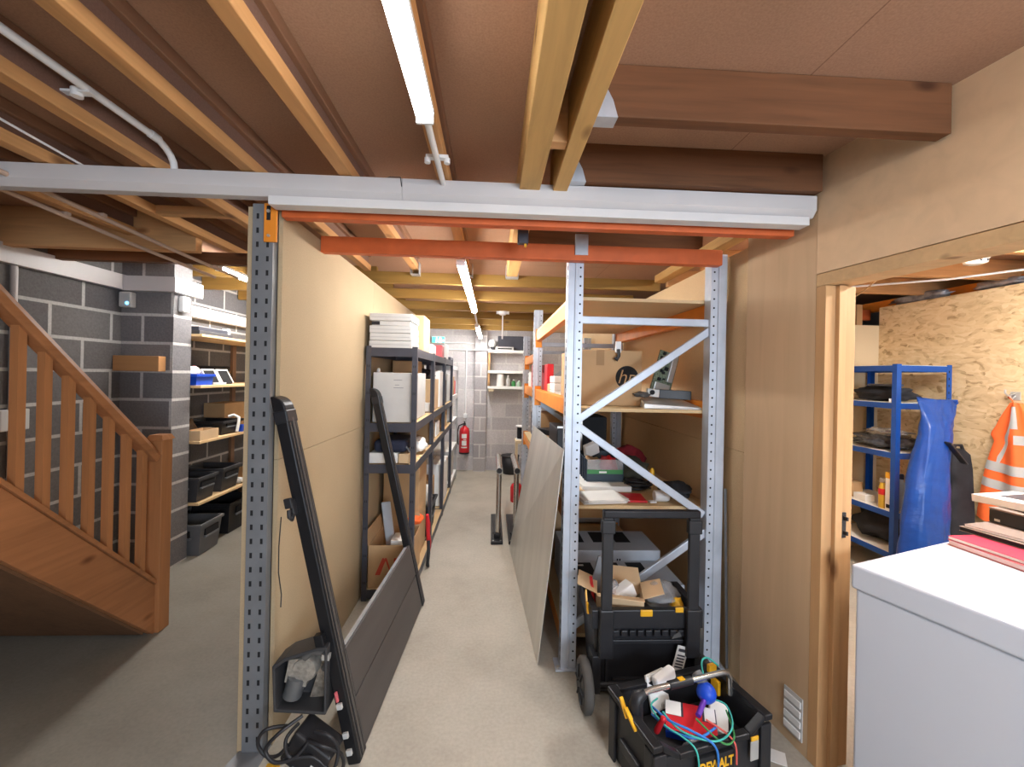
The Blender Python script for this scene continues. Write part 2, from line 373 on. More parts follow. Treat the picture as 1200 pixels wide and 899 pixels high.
# door lining
d = thing('door_1', 'unpainted pine door lining around the opening on the right', 'doorway', TW @ V((0, 0, 0)), -aw)
del d['label']; del d['category']; d['kind'] = 'structure'
MB(TW).box(.001, .046, .0, .05, 0, ZH-.052).build('jamb_face', m_stud, d, bevel=.002)
MB(TW).box(.001, .062, .051, .085, 0, ZH-.052).build('jamb_stop', m_stud, d, bevel=.002)
MB(TW).box(.001, .05, .086, .145, 0, ZH-.052).build('jamb_back', m_stud, d, bevel=.002)
MB(TW).box(.001, 1.5, .0, .045, ZH-.051, ZH).build('head_face', m_studH, d, bevel=.002)
MB(TW).box(.001, 1.5, .046, .145, ZH-.045, ZH+.05).build('head_back', m_studH, d, bevel=.002)
mb = MB(TW); mb.box(.051, .058, .088, .11, .955, 1.06); mb.box(.058, .075, .095, .103, .97, .985); mb.box(.058, .075, .095, .103, 1.03, 1.045)
mb.build('latch_plate', m_black, d, bevel=.001)
# vent strips low on the plywood
v = thing('wall_vent', 'small pale slotted vent at the foot of the plywood wall beside the doorway', 'vent', TW @ V((-.12, -.001, .06)), -aw)
MB(TW).box(-.115, -.02, -.006, -.0005, .05, .235).build('vent_plate', m_wbox, v, bevel=.001)
mb = MB(TW)
for k in range(4): mb.box(-.11, -.025, -.012, -.0061, .062+.043*k, .09+.043*k)
mb.build('vent_louvre', m_white, v, bevel=.002)
# end wall behind the camera; unseen window added for cool fill light on the right
mb = MB(); mb.box(-3.15, .6, -2.75, -2.6, 0, ZD).box(2.4, 4.75, -2.75, -2.6, 0, ZD).box(.6, 2.4, -2.75, -2.6, 0, .95).box(.6, 2.4, -2.75, -2.6, 2.15, ZD)
struct('wall_front', mb, m_blockX)
mb = MB(); mb.box(.6, .65, -2.72, -2.64, .95, 2.15).box(2.35, 2.4, -2.72, -2.64, .95, 2.15).box(.65, 2.35, -2.72, -2.64, .95, 1.0).box(.65, 2.35, -2.72, -2.64, 2.1, 2.15).box(1.475, 1.525, -2.72, -2.64, 1.0, 2.1)
wn = struct('added_window', mb, m_white); MB().box(.65, 2.35, -2.69, -2.685, 1.0, 2.1).build('pane', clear('window glass', (.9, .95, 1), .9, .3), wn)
# side room
struct('wall_osb', MB().box(3.8, 3.82, -.6, 3.95, 0, 2.345), m_osb)
struct('wall_side_end', MB().box(1.45, 3.8, 3.95, 3.97, 0, 2.17), m_cream)
struct('wall_side_outer', MB().box(4.6, 4.75, -2.6, 7.05, 0, ZD), m_blockY)

# ------------------------------------------------------------------ ceiling timbers
def joist(label, mb, mat, group=None, name='joist', bevel=.003): return mb.build(name, mat, bevel=bevel, label=label, cat='joist', group=group)
JL = [(-.215, 'joist right above the long led batten running down the aisle'), (-.605, 'brightly lit joist just left of the near led batten'),
      (-.985, 'second joist left of the near led batten, running down the room'), (-1.365, 'joist carrying the white conduit with the bend on its right'),
      (-1.765, 'joist left of the white conduit, beside the thin white cable'), (-2.165, 'leftmost joist at the top left, next to the stairs')]
for x, l in JL:
    ya, yb = (-2.59 if x > -2 else .9), (3.3 if x > -1.8 else 2.6)
    t = thing('joist', l, 'joist', (x, (ya+yb)/2, 2.39), 0, 'ceiling joists running down the room')
    MB().box(x-.026, x+.026, ya, yb, 2.39, 2.436).build('bottom_flange', m_joistY, t, bevel=.003)
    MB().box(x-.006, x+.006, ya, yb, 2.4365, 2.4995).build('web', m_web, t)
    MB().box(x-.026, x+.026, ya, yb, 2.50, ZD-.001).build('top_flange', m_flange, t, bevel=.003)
joist('wide yellow main timber of the pair above the aisle, the left one', MB().box(.095, .178, -2.4, 3.3, 2.36, ZD-.001), m_beamY, name='main_beam')
joist('yellow main timber of the pair carrying the steel hangers, the right one', MB().box(.232, .29, -2.4, 1.80, 2.36, ZD-.001), m_beamY, name='main_beam')
joist('short blocking piece set in the gap between the paired main timbers', MB().box(.1785, .2315, 1.36, 1.41, 2.37, ZD-.001), m_joistO, name='blocking')
joist('knotty cross joist nearest the camera at upper right, let into the plywood', MB().box(.292, 1.417, 1.24, 1.288, 2.385, ZD-.001), m_joistX, 'cross joists on steel hangers')
joist('cross joist on a steel hanger just in front of the white trunking', MB().box(.292, 1.35, 1.668, 1.715, 2.39, ZD-.001), m_joistX, 'cross joists on steel hangers')
joist('cross joist behind the white trunking, above the racking', MB().box(.18, 1.32, 2.6, 2.645, 2.39, ZD-.001), m_joistX, 'cross joists on steel hangers')
joist('thin yellow ledger strip lying along the top of the white trunking', MB().box(.30, 1.345, 1.735, 1.775, 2.386, 2.405), m_beamY, name='ledger')
joist('pale yellow wall plate ending above the right post of the racking', MB().box(1.245, 1.325, 1.95, 3.2, 2.345, 2.40), m_beamY, name='wall_plate')
for k in range(6):
    y = 3.28 + .64*k
    nm = ['nearest of the pale yellow rear cross joists above the aisle', 'second pale yellow rear cross joist from the front', 'third pale yellow rear cross joist from the front',
          'fourth pale yellow rear cross joist, above the hanging rod', 'fifth pale yellow rear cross joist from the front', 'last pale yellow rear cross joist, by the back wall'][k]
    joist(nm, MB().box(-1.034, 1.325, y, y+.047, 2.302, 2.3885), m_rear, 'pale rear cross joists')
for y, l in ((3.75, 'first pale joist over the left shelves'), (4.35, 'second pale joist over the left shelves'), (4.95, 'third pale joist over the left shelves'), (5.55, 'fourth pale joist over the left shelves')):
    joist(l, MB().box(-2.94, -1.04, y, y+.047, 2.412, ZD-.001), m_rear, 'pale joists over the left shelves')
joist('orange timber trimmer at the stair opening, meeting the left wall', MB().box(-2.9495, -1.80, 2.605, 2.66, 2.31, ZD-.001), m_joistO, name='trimmer')
joist('dark trimmer behind the orange one at the stair opening', MB().box(-2.9495, -1.10, 2.9, 2.95, 2.31, 2.389), m_joistX, name='trimmer')
joist('short timber noggin between joists behind the trunking at left', MB().box(-1.738, -1.392, 2.22, 2.265, 2.391, 2.436), m_joistO, name='noggin')
def hanger(y0, y1, z, label):
    mb = MB(); mb.box(.2905, .294, y0-.05, y1+.05, z-.004, z+.1)
    mb.box(.291, .36, y0-.003, y1+.003, z-.004, z-.0008)
    mb.prism([(0, 0), (.065, 0), (.05, .05), (.012, .12), (0, .12)], (.2945, y0-.004, z-.003), (1,0,0), (0,0,1), (0, .003, 0))
    mb.prism([(0, 0), (.065, 0), (.05, .05), (.012, .12), (0, .12)], (.2945, y1+.001, z-.003), (1,0,0), (0,0,1), (0, .003, 0))
    mb.build('joist_hanger', m_galv, label=label, cat='bracket', group='steel joist hangers')
hanger(1.24, 1.288, 2.385, 'galvanised steel joist hanger at the left end of the nearest cross joist')
hanger(1.668, 1.715, 2.39, 'galvanised steel joist hanger on the cross joist in front of the trunking')
for x, l in ((-.605, 'small steel hanger where the brightly lit joist meets the first rear joist'), (-.2, 'small steel hanger beside the far led batten'), (.136, 'small steel hanger under the end of the main timber')):
    mb = MB(); w_ = .03 if x < 0 else .046
    mb.box(x-w_, x+w_, 3.2, 3.278, 2.355, 2.359); mb.box(x-w_-.003, x-w_, 3.2, 3.278, 2.355, 2.45); mb.box(x+w_, x+w_+.003, 3.2, 3.278, 2.355, 2.45)
    mb.build('joist_hanger', m_galv, label=l, cat='bracket', group='steel joist hangers')

# ------------------------------------------------------------------ lights and conduits
def batten(x, y0, y1, z, label, tube):
    t = thing('led_batten', label, 'light', (x, (y0+y1)/2, z), 0, 'led battens')
    mb = MB(); mb.box(x-.026, x+.026, y0, y1, z+.03, z+.05); mb.box(x-.026, x+.026, y0-.012, y0, z, z+.05); mb.box(x-.026, x+.026, y1, y1+.012, z, z+.05)
    mb.build('housing', m_white, t, bevel=.003)
    mb = MB(); mb.prism([(-.025, .029), (-.023, .012), (-.014, .002), (0, 0), (.014, .002), (.023, .012), (.025, .029)], (x, y0+.001, z), (1,0,0), (0,0,1), (0, y1-y0-.002, 0))
    mb.build('diffuser', tube, t)
    return t
batten(-.215, -.25, 1.24, 2.338, 'nearest glowing led batten, running out of the top of the photo', m_tube)
batten(-.19, 2.36, 4.12, 2.21, 'middle glowing led batten beyond the orange beam', m_tube2)
batten(-.205, 5.25, 6.8, 2.19, 'farthest glowing led batten near the back wall', m_tube2)
batten(-2.12, 3.33, 5.1, 2.36, 'glowing led batten over the left room, cut by the grey post', m_tube3)
batten(.75, -1.2, .3, 2.31, 'unseen led batten added above the camera to brighten the right side', m_tube4)  # extra batten, placed out of view to light header and plywood
batten(2.6, .9, 2.2, 2.42, 'led batten in the side room beyond the doorway', m_tube5)
mb = MB().tube([(-.215, 1.252, 2.372), (-.215, 1.6985, 2.372)], .011, 10)
t = mb.build('conduit', m_white, label='white conduit running from the nearest batten to the long trunking', cat='conduit')
mb = MB(); mb.box(-.255, -.175, 1.51, 1.535, 2.378, 2.389); mb.cyl((-.25, 1.522, 2.362), (-.25, 1.522, 2.38), .011, 10); mb.cyl((-.18, 1.522, 2.362), (-.18, 1.522, 2.38), .011, 10); mb.build('conduit_clip', m_white, t)
MB().tube([(-.19, 4.133, 2.24), (-.2, 5.237, 2.22)], .010, 8).build('conduit', m_white, label='white conduit joining the middle and farthest battens', cat='conduit')
pts = [(-1.285, -2.0, 2.47), (-1.285, 1.62, 2.47)] + [(-1.285, 1.62+.11*sin(rad(a)), 2.47-.07*(1-cos(rad(a)))) for a in (18, 36, 54, 72, 90)] + [(-1.285, 1.73, 2.388)]
t = MB().tube(pts, .0125, 10).build('conduit', m_white, label='white conduit at upper left that bends down into the trunking', cat='conduit')
mb = MB(); mb.box(-1.358, -1.27, 1.36, 1.385, 2.455, 2.462); mb.cyl((-1.318, 1.372, 2.445), (-1.318, 1.372, 2.47), .016, 10); mb.build('conduit_clip', m_white, t)
MB().tube([(-1.285, 1.61, 2.47), (-1.285, 1.65, 2.469)], .0155, 10).build('conduit_clip', m_white, t)
MB().tube([(-1.60, -1.0, 2.41), (-1.6, .5, 2.40), (-1.61, 1.2, 2.41), (-1.62, 1.735, 2.388)], .0045, 6).build('cable', m_white, label='thin white cable sagging between the joists at upper left', cat='cable')
m_pale = M('pale conduit', (.50, .36, .28), .6)
for x, l in ((-2.05, 'pale clipped conduit crossing in front of the orange trimmer, the left one'), (-1.885, 'pale clipped conduit crossing in front of the orange trimmer, the right one')):
    t = MB().tube([(x, 1.62, 2.34), (x-.01, 2.55, 2.30), (x-.02, 3.2, 2.285)], .011, 8).build('conduit', m_pale, label=l, cat='conduit', group='conduits over the stair opening')
    MB().box(x-.03, x+.02, 2.08, 2.1, 2.32, 2.335).build('conduit_clip', m_pale, t); MB().box(x-.035, x+.015, 2.9, 2.92, 2.288, 2.302).build('conduit_clip', m_pale, t)

# white trunking across the aisle
t = thing('cable_trunking', 'long white painted trunking spanning the aisle overhead', 'trunking', (-.3, 1.74, 2.29))
def trunk(x0, x1):
    return MB().prism([(1.7, 2.385), (1.7, 2.325), (1.722, 2.298), (1.765, 2.298), (1.765, 2.385)], (x0, 0, 0), (0,1,0), (0,0,1), (x1-x0, 0, 0))
trunk(-2.6, -.3795).build('trunk_length', m_trunk, t, bevel=.002); trunk(-.3785, 1.352).build('trunk_length', m_trunk, t, bevel=.002)
MB().box(-.905, 1.325, 1.705, 1.765, 2.262, 2.2975).build('lower_track', m_track, t, bevel=.002)
MB().tube([(-.46, 1.72, 2.387), (-.43, 1.715, 2.395), (-.385, 1.698, 2.387), (-.379, 1.697, 2.35)], .002, 5).build('loose_wire', m_black, t)
mb = MB(); mb.box(-.90, 1.33, 1.80, 1.85, 2.247, 2.33)
mb.build('racking_beam', m_redor, bevel=.004, label='red orange steel beam tucked behind the white trunking', cat='beam')
# orange beam in front of the racking
t = thing('racking_beam', 'red orange steel beam crossing the aisle to the racking posts', 'beam', (.17, 2.27, 2.22))
MB().box(-.904, 1.235, 2.21, 2.262, 2.222, 2.306).build('beam', m_redor, t, bevel=.005)
MB().box(.425, .495, 2.2005, 2.2095, 2.25, 2.36).build('connector_plate', m_galv, t, bevel=.002)
# grey perforated post
t = thing('racking_post', 'tall dark grey perforated steel post at the end of the partition', 'post', (-.969, 1.81, 0))
sh = Matrix.Translation((-.969, .047, 0))
mb = MB(sh); mb.box(-.042, .042, 1.745, 1.784, 0.008, 2.296); mb.m = 1
for k in range(38):
    for x in (-.021, .021): mb.box(x-.005, x+.005, 1.7435, 1.7448, .05+.059*k, .072+.059*k)
mb.build('upright', [m_grey, m_slot], t)
mb = MB(); mb.prism([(-.075, -.05), (.06, -.05), (.06, .06), (-.05, .06)], (-.969, 1.775, 0), (1,0,0), (0,1,0), (0, 0, .007)); mb.build('base_plate', m_grey, t, bevel=.002)
b = MB(sh).box(.008, .062, 1.734, 1.7425, 2.135, 2.296).build('beam_connector', m_orange, t, bevel=.003)
mb = MB(sh); mb.box(.02, .036, 1.7325, 1.7338, 2.225, 2.285); mb.build('connector_slot', m_slot, b)
mb = MB(sh); mb.cyl((.028, 1.728, 2.262), (.028, 1.734, 2.262), .007, 10); mb.cyl((.03, 1.728, 2.16), (.03, 1.734, 2.16), .006, 10); mb.build('bolt', m_silver, b)
# sensor under main beam, hanging rod
t = thing('ceiling_sensor', 'dark grey sensor box hanging under the main timber', 'sensor', (.1, 2.0, 2.22))
MB().box(.108, .158, 1.98, 2.02, 2.232, 2.325).build('case', m_dgrey, t, bevel=.004)
MB().box(.118, .15, 1.985, 2.015, 2.3255, 2.3595).build('mount', m_white, t, bevel=.002)
MB().box(.14, .15, 1.99, 2.01, 2.218, 2.2315).build('tip', m_yellow, t)
t = thing('ceiling_rod', 'white ceiling rosette with a thin rod hanging from the rear joists', 'bracket', (.1, 4.575, 2.0))
mb = MB(); mb.lathe((.1, 4.583, 2.262), [(.0, 0), (.03, 0), (.055, .018), (.055, .039)], 16); mb.box(.03, .17, 4.56, 4.606, 2.275, 2.3015); mb.build('rosette', m_white, t)
MB().cyl((.1, 4.583, 2.0), (.1, 4.583, 2.261), .008, 10).build('rod', m_white, t)

# ------------------------------------------------------------------ stairs
t = thing('staircase', 'open timber staircase with square balusters along the left wall', 'staircase', (-2.3, 2.5, 0))
XO = -2.01
def stringer(x0, x1): 
    # sloping 45 degrees, top line z = 1.111 - (y-1.805), bottom line z = .806 - (y - 1.811)
    return MB().prism([(2.70, 0), (2.70, .216), (.381, 2.535), (.082, 2.535), (2.617, 0)], (x0, 0, 0), (0,1,0), (0,0,1), (x1-x0, 0, 0))
stringer(XO-.035, XO).build('stringer', m_stairX, t, bevel=.003); MB().hexa([(-2.904, 2.60, .022), (-2.904, 2.585, .014), (XO-.036, 2.585, .014), (XO-.036, 2.60, .022)], [(-2.904, .085, 2.537), (-2.904, .07, 2.529), (XO-.036, .07, 2.529), (XO-.036, .085, 2.537)]).build('shade_board', wood('stair underside shade', (.16, .08, .04), 'Y', knots=False), t)  # dark board added to stand in for the shade under the stairs
stringer(-2.94, -2.905).build('stringer', m_stairX, t, bevel=.003)
for k in range(11):
    y = 2.66-.205*k; z = .2+.205*k
    MB().box(-2.904, XO-.036, y-.2, y+.02, z-.03, z).build('tread', m_stairX, t, bevel=.003)
    MB().box(-2.904, XO-.036, y-.018, y-.001, z-.2, z-.031).build('riser', m_stairX, t)
mb = MB(); mb.box(XO-.06, XO+.025, 2.625, 2.71, 0, 1.165); mb.build('newel_post', m_stairZ, t, bevel=.004)
MB().hexa([(XO-.068, 2.617, 1.166), (XO+.033, 2.617, 1.166), (XO+.033, 2.718, 1.166), (XO-.068, 2.718, 1.166)], [(XO-.055, 2.63, 1.195), (XO+.02, 2.63, 1.195), (XO+.02, 2.705, 1.195), (XO-.055, 2.705, 1.195)]).build('newel_cap', m_stairZ, t)
mb = MB(); mb.prism([(-.033, -.03), (.033, -.03), (.036, .005), (.022, .032), (-.022, .032), (-.036, .005)], (XO-.018, 2.624, 1.06), (1,0,0), (0,.7071,.7071), (0, -1.95, 1.95)); mb.build('handrail', m_stairX, t, bevel=.004)
MB().prism([(-.03, 0), (.03, 0), (.03, .02), (-.03, .02)], (XO-.018, 2.624, .296), (1,0,0), (0,.7071,.7071), (0, -1.95, 1.95)).build('base_rail', m_stairX, t, bevel=.002)
for k in range(14):
    y = 2.535-.108*k; zb = .296+(2.622-y)+.012; zt = 1.06+(2.624-y)-.024
    if zt > 2.52: break
    MB().hexa([(XO-.035, y-.017, zb+.017), (XO-.001, y-.017, zb+.017), (XO-.001, y+.017, zb-.017), (XO-.035, y+.017, zb-.017)],
              [(XO-.035, y-.017, zt+.017), (XO-.001, y-.017, zt+.017), (XO-.001, y+.017, zt-.017), (XO-.035, y+.017, zt-.017)]).build('baluster', m_stairZ, t)

# ------------------------------------------------------------------ left wall fittings
t = thing('wall_trunking', 'white trunking along the left block wall and round the pillar', 'trunking', (-2.92, 2.0, 2.21))
MB().box(-2.949, -2.90, -1.5, 3.459, 2.212, 2.33).build('trunk_length', m_trunk, t, bevel=.003)
MB().box(-2.899, -2.501, 3.405, 3.459, 2.205, 2.322).build('trunk_length', m_trunk, t, bevel=.003)
MB().box(-2.549, -2.50, 3.46, 3.72, 2.205, 2.322).build('trunk_length', m_white, t, bevel=.003)
MB().box(-2.949, -2.86, 3.72, 5.6, 2.10, 2.205).build('wall_trunking', m_white, label='lower white trunking above the left shelves, beyond the pillar', cat='trunking', bevel=.003)
s = MB().box(-2.925, -2.835, 3.40, 3.459, 2.075, 2.195).build('wall_sensor', m_wbox, bevel=.01, seg=3, label='small grey white sensor with a blue light beside the pillar', cat='sensor')
MB().lathe((-2.86, 3.3995, 2.105), [(.014, .002), (.010, -.004), (.002, -.006)], 12, 'y').build('indicator', m_led, s)
MB().box(-2.549, -2.50, 3.5, 3.575, 2.06, 2.19).build('junction_box', m_white, bevel=.012, seg=3, label='small white rounded box on the side of the pillar under the trunking', cat='junction box')
MB().box(-2.945, -2.60, 3.385, 3.459, 1.575, 1.695).build('wood_block', wood('wood block timber', (.50, .26, .11), 'X', var=.15), bevel=.004, label='short timber block fixed to the front of the pillar', cat='timber block')
t = MB().tube([(-2.935, 2.70, .25), (-2.935, 2.70, 2.21)], .016, 10).build('conduit', m_trunk, label='vertical white conduit on the left wall behind the stair rail', cat='conduit')
MB().box(-2.949, -2.91, 2.62, 2.78, 1.20, 1.33).build('socket_box', m_wbox, bevel=.006, label='grey white socket box on the left wall behind the balusters', cat='socket')

# ------------------------------------------------------------------ left shelves
t = thing('wooden_shelves', 'light timber shelving on the left wall beyond the pillar', 'shelving', (-2.7, 4.4, 0))
ZS = [.46, .985, 1.46, 1.90]
for z in ZS: MB().box(-2.945, -2.47, 3.672, 5.3, z-.022, z).build('shelf_board', m_light, t, bevel=.002)
for y in (4.05, 4.85): MB().box(-2.948, -2.92, y, y+.06, 0, 1.877).build('batten', wood('dark batten timber', (.22, .13, .08), 'Z', knots=False), t)
MB().box(-2.468, -2.425, 4.36, 4.405, 0, 1.93).build('upright', m_light, t, bevel=.002)
def crate(name, label, x, y, z, lx, ly, h, rz, mat, group=None, taper=.85, handle=True):
    T = TR(x, y, z, rz); t = thing(name, label, 'crate', (x, y, z), rz, group); k = taper; a, b = lx/2, ly/2; w = .006
    mb = MB(T)
    B = [(-a*k,-b*k,0),(a*k,-b*k,0),(a*k,b*k,0),(-a*k,b*k,0)]; Tp = [(-a,-b,h),(a,-b,h),(a,b,h),(-a,b,h)]
    k2 = k-.03; Bi = [(p[0]*.94, p[1]*.94, .008) for p in B]; Ti = [(p[0]*.955, p[1]*.955, h) for p in Tp]
    mb.add(B+Tp+Bi+Ti, [(3,2,1,0),(0,1,5,4),(1,2,6,5),(2,3,7,6),(3,0,4,7),(8,9,10,11),(9,8,12,13),(10,9,13,14),(11,10,14,15),(8,11,15,12),(4,5,13,12),(5,6,14,13),(6,7,15,14),(7,4,12,15)])
    mb.build('tub', mat, t)
    mb = MB(T); r = .012
    mb.box(-a-r, a+r, -b-r, -b+.001, h-.022, h+.002).box(-a-r, a+r, b-.001, b+r, h-.022, h+.002).box(-a-r, -a+.001, -b, b, h-.022, h+.002).box(a-.001, a+r, -b, b, h-.022, h+.002)
    mb.build('rim', mat, t, bevel=.003)
    if handle:
        q = a-.09 if False else min(.09, b*.7)
        for sx in (1, -1):
            MB(T).box(sx*(a*.985)-.008, sx*(a*.985)+.008, -q, q, h*.60, h*.80).build('handle_slot', m_slot, t)
            MB(T).box(sx*(a*.985)-.008, sx*(a*.985)+.010, -q, q, h*.52, h*.58).build('grip', m_grey, t, bevel=.002)
        MB(T).box(-.09, .09, -b-.004, -b+.012, h*.6, h*.8).build('handle_slot', m_slot, t)
        MB(T).box(-.1, .1, -b-.008, -b+.012, h*.52, h*.58).build('grip', m_grey, t, bevel=.002)
    return t
m_crate = M('charcoal crate plastic', (.05, .05, .055), .5, var=.15); m_crateg = M('grey crate plastic', (.13, .13, .135), .5, var=.1)
crate('storage_crate', 'charcoal crate nearest the pillar on the lowest shelf', -2.66, 3.80, ZS[0]+.001, .36, .24, .21, .0, m_crate, 'charcoal crates on the left shelves')
crate('storage_crate', 'charcoal crate second from the pillar on the lowest shelf', -2.66, 4.14, ZS[0]+.001, .36, .27, .22, .0, m_crate, 'charcoal crates on the left shelves')
crate('storage_crate', 'grey crate on the floor under the left shelves', -2.64, 3.83, 0, .36, .30, .27, .03, m_crateg, 'charcoal crates on the left shelves')
crate('storage_crate', 'black crate on the floor deeper under the left shelves', -2.70, 4.38, 0, .36, .40, .30, .0, m_black, 'charcoal crates on the left shelves')
crate('storage_crate', 'black crate behind the cardboard tray on the second lowest left shelf', -2.68, 4.17, ZS[1]+.001, .36, .30, .13, .0, m_black, 'charcoal crates on the left shelves')
crate('parts_bin', 'bright blue parts bin on the second left shelf from the top', -2.62, 3.80, ZS[2]+.001, .2, .22, .095, 0, m_bluep, taper=.92, handle=False)
MB().lump((-2.62, 3.78, ZS[2]+.075), (.12, .12, .09), 3, .2).build('plastic_bag', m_paper, label='white crumpled bag in the blue parts bin', cat='bag')
MB().lump((-2.66, 3.86, ZS[2]+.04), (.07, .05, .13), 5, .2).build('plastic_bag', m_red, label='dark red packet in the blue parts bin', cat='bag')
for y, l in ((4.02, 'tilted black tray with white edging next to the blue bin'), (4.22, 'tilted black tray with white edging nearer the timber upright')):
    T = Matrix.Translation((-2.60, y, ZS[2]+.001)) @ Matrix.Rotation(.0, 4, 'Z') @ Matrix.Rotation(rad(62), 4, 'Y')
    t = thing('display_tray', l, 'tray', (-2.6, y, ZS[2]), 0, 'tilted trays on the left shelf')
    MB(T).box(-.135, 0, -.075, .075, 0, .02).build('panel', m_slot, t)
    mb = MB(T); mb.box(-.14, .0, -.088, -.0755, .0, .025).box(-.14, .0, .0755, .088, .0, .025).box(-.148, -.1355, -.088, .088, .0, .025); mb.build('edging', m_paper, t)
MB().box(-2.84, -2.74, 3.75, 4.5, ZS[2]+.001, ZS[2]+.175).build('black_case', m_blackf, bevel=.01, label='long black case along the wall behind the tilted trays', cat='case')
MB().box(-2.54, -2.48, 3.93, 4.03, ZS[2]+.001, ZS[2]+.022).build('small_box', m_paper, bevel=.003, label='small flat white box in front of the blue bin', cat='box')
t = thing('flat_case', 'slim dark grey case stack on the top left shelf', 'case', (-2.6, 3.98, ZS[3]))
MB().box(-2.80, -2.51, 3.70, 4.16, ZS[3]+.001, ZS[3]+.035).build('lower_tray', m_crate, t, bevel=.004)
MB().box(-2.82, -2.53, 3.72, 4.12, ZS[3]+.036, ZS[3]+.07).build('upper_tray', m_dgrey, t, bevel=.004)
MB().box(-2.62, -2.57, 4.17, 4.22, ZS[3]+.001, ZS[3]+.095).build('small_box', m_white, bevel=.004, label='small white upright box at the end of the slim case stack', cat='box')
def tray(name, label, x0, x1, y0, y1, z, h, mat):
    mb = MB(); w = .006
    mb.box(x0, x1, y0, y1, z, z+w).box(x0, x1, y0, y0+w, z+w, z+h).box(x0, x1, y1-w, y1, z+w, z+h).box(x0, x0+w, y0+w, y1-w, z+w, z+h).box(x1-w, x1, y0+w, y1-w, z+w, z+h)
    return mb.build(name, mat, label=label, cat='box')
tray('cardboard_tray', 'small pale cardboard tray at the front of the left shelf beside the pillar', -2.62, -2.48, 3.69, 3.93, ZS[1]+.001, .085, m_cardlt)
MB().lump((-2.78, 3.85, ZS[1]+.001), (.24, .28, .17), 2, .35).build('paper_bag', m_brown, label='crumpled brown paper bag behind the pale cardboard tray', cat='bag')
MB().tube([(-2.477, 4.20, ZS[1]+.016), (-2.474, 4.22, ZS[1]+.10), (-2.478, 4.23, ZS[1]+.15), (-2.52, 4.22, ZS[1]+.175), (-2.56, 4.2, ZS[1]+.16)], .014, 8).build('hose', m_paper, label='bent white hose hanging over the black crate on the left shelf', cat='hose')
MB().box(-2.93, -2.72, 4.4, 4.75, ZS[1]+.001, ZS[1]+.27).build('carton', m_card, bevel=.004, label='brown carton at the back of the left shelf by the timber upright', cat='box')
MB().box(-2.58, -2.48, 4.29, 4.355, ZS[1]+.001, ZS[1]+.07).build('small_box', m_bluep, bevel=.004, label='small blue box against the timber upright on the left shelf', cat='box')
MB().lump((-2.56, 4.335, ZS[0]+.001), (.15, .10, .06), 8, .3).build('paper_bundle', m_paper, label='loose white paper bundle beside the second charcoal crate', cat='paper')
MB().lump((-2.74, 4.98, .001), (.3, .36, .38), 12, .25).build('paper_bag', m_brown, label='brown paper sack under the left shelves near the timber upright', cat='bag')
# ------------------------------------------------------------------ black frame leaning on the partition
A = V((-.532, 1.731, 0)); U = V((.066, 1.235, 0)).normalized(); Lv = (V((-.888, 1.70, 1.503)) - A); Lv = (Lv - U*Lv.dot(U)).normalized(); Nn = U.cross(Lv).normalized()
if Nn.x < 0: Nn = -Nn
TF = frame(A, U, Lv, Nn)      # u along the floor, v up the lean, n towards the aisle
t = thing('slatted_frame', 'black frame of two rails and dark slats leaning on the partition', 'frame', A)
def rail(u0, u1):
    mb = MB(TF)
    prof = [(0.012, -.03), (.0, .0), (.0, .03), (1.49, .03)] 
    # rail profile in (v, n): straight with a rounded shoulder at the top bending to the wall
    out = [(0, -.022), (0, .03), (1.48, .03)] + [(1.48+.06*sin(rad(a)), -.03+.06*cos(rad(a))) for a in (12, 24, 36, 48, 60, 72, 84)] + [(1.53, -.022)]
    mb.prism(out, (u0, 0, 0), (0,1,0), (0,0,1), (u1-u0, 0, 0))
    return mb
for nm, u0, u1 in (('rail', 0, .075), ('rail', 1.165, 1.235)):
    r = rail(u0, u1).build(nm, m_blackm, t, bevel=.006)
    mb = MB(TF); mb.box(u0+.012, u0+.018, .01, 1.44, .0301, .032).box(u1-.02, u1-.014, .01, 1.44, .0301, .032).box(u0+.03, u0+.045, .01, 1.44, .0301, .0335); mb.build('groove_line', m_slat, r)
    MB(TF).box(u0-.003, u1+.003, 1.42, 1.475, -.024, .033).build('corner_cap', m_black, r, bevel=.006)
MB(TF).box(.076, 1.164, .006, .216, .0, .024).build('slat', m_slat, t, bevel=.004)
MB(TF).box(.076, 1.164, .224, .43, .004, .028).build('slat', m_slat, t, bevel=.006)
MB(TF).box(.10, 1.12, .431, .436, .0, .018).build('slat_edge', m_galv, t)
# small hook bracket on the near rail
mb = MB(TF); mb.box(-.03, -.001, 1.05, 1.115, -.02, -.005); mb.box(-.045, -.03, 1.085, 1.125, -.03, .0); mb.build('hook_bracket', m_black, t, bevel=.003)
MB(TF).tube([(-.02, 1.06, -.012), (-.045, 1.04, -.01), (-.06, 1.055, -.01), (-.05, 1.08, -.012)], .008, 7).build('hook', m_black, t)
MB(TF).tube([(-.045, 1.06, -.05), (-.05, .95, -.08), (-.055, .85, -.10), (-.05, .76, -.11), (-.07, .72, -.11)], .0022, 5).build('thin_lead', m_black, t)
mb = MB(TF); mb.box(-.03, -.001, .50, .56, -.035, .0); mb.build('upper_bracket', m_blackm, t, bevel=.003)
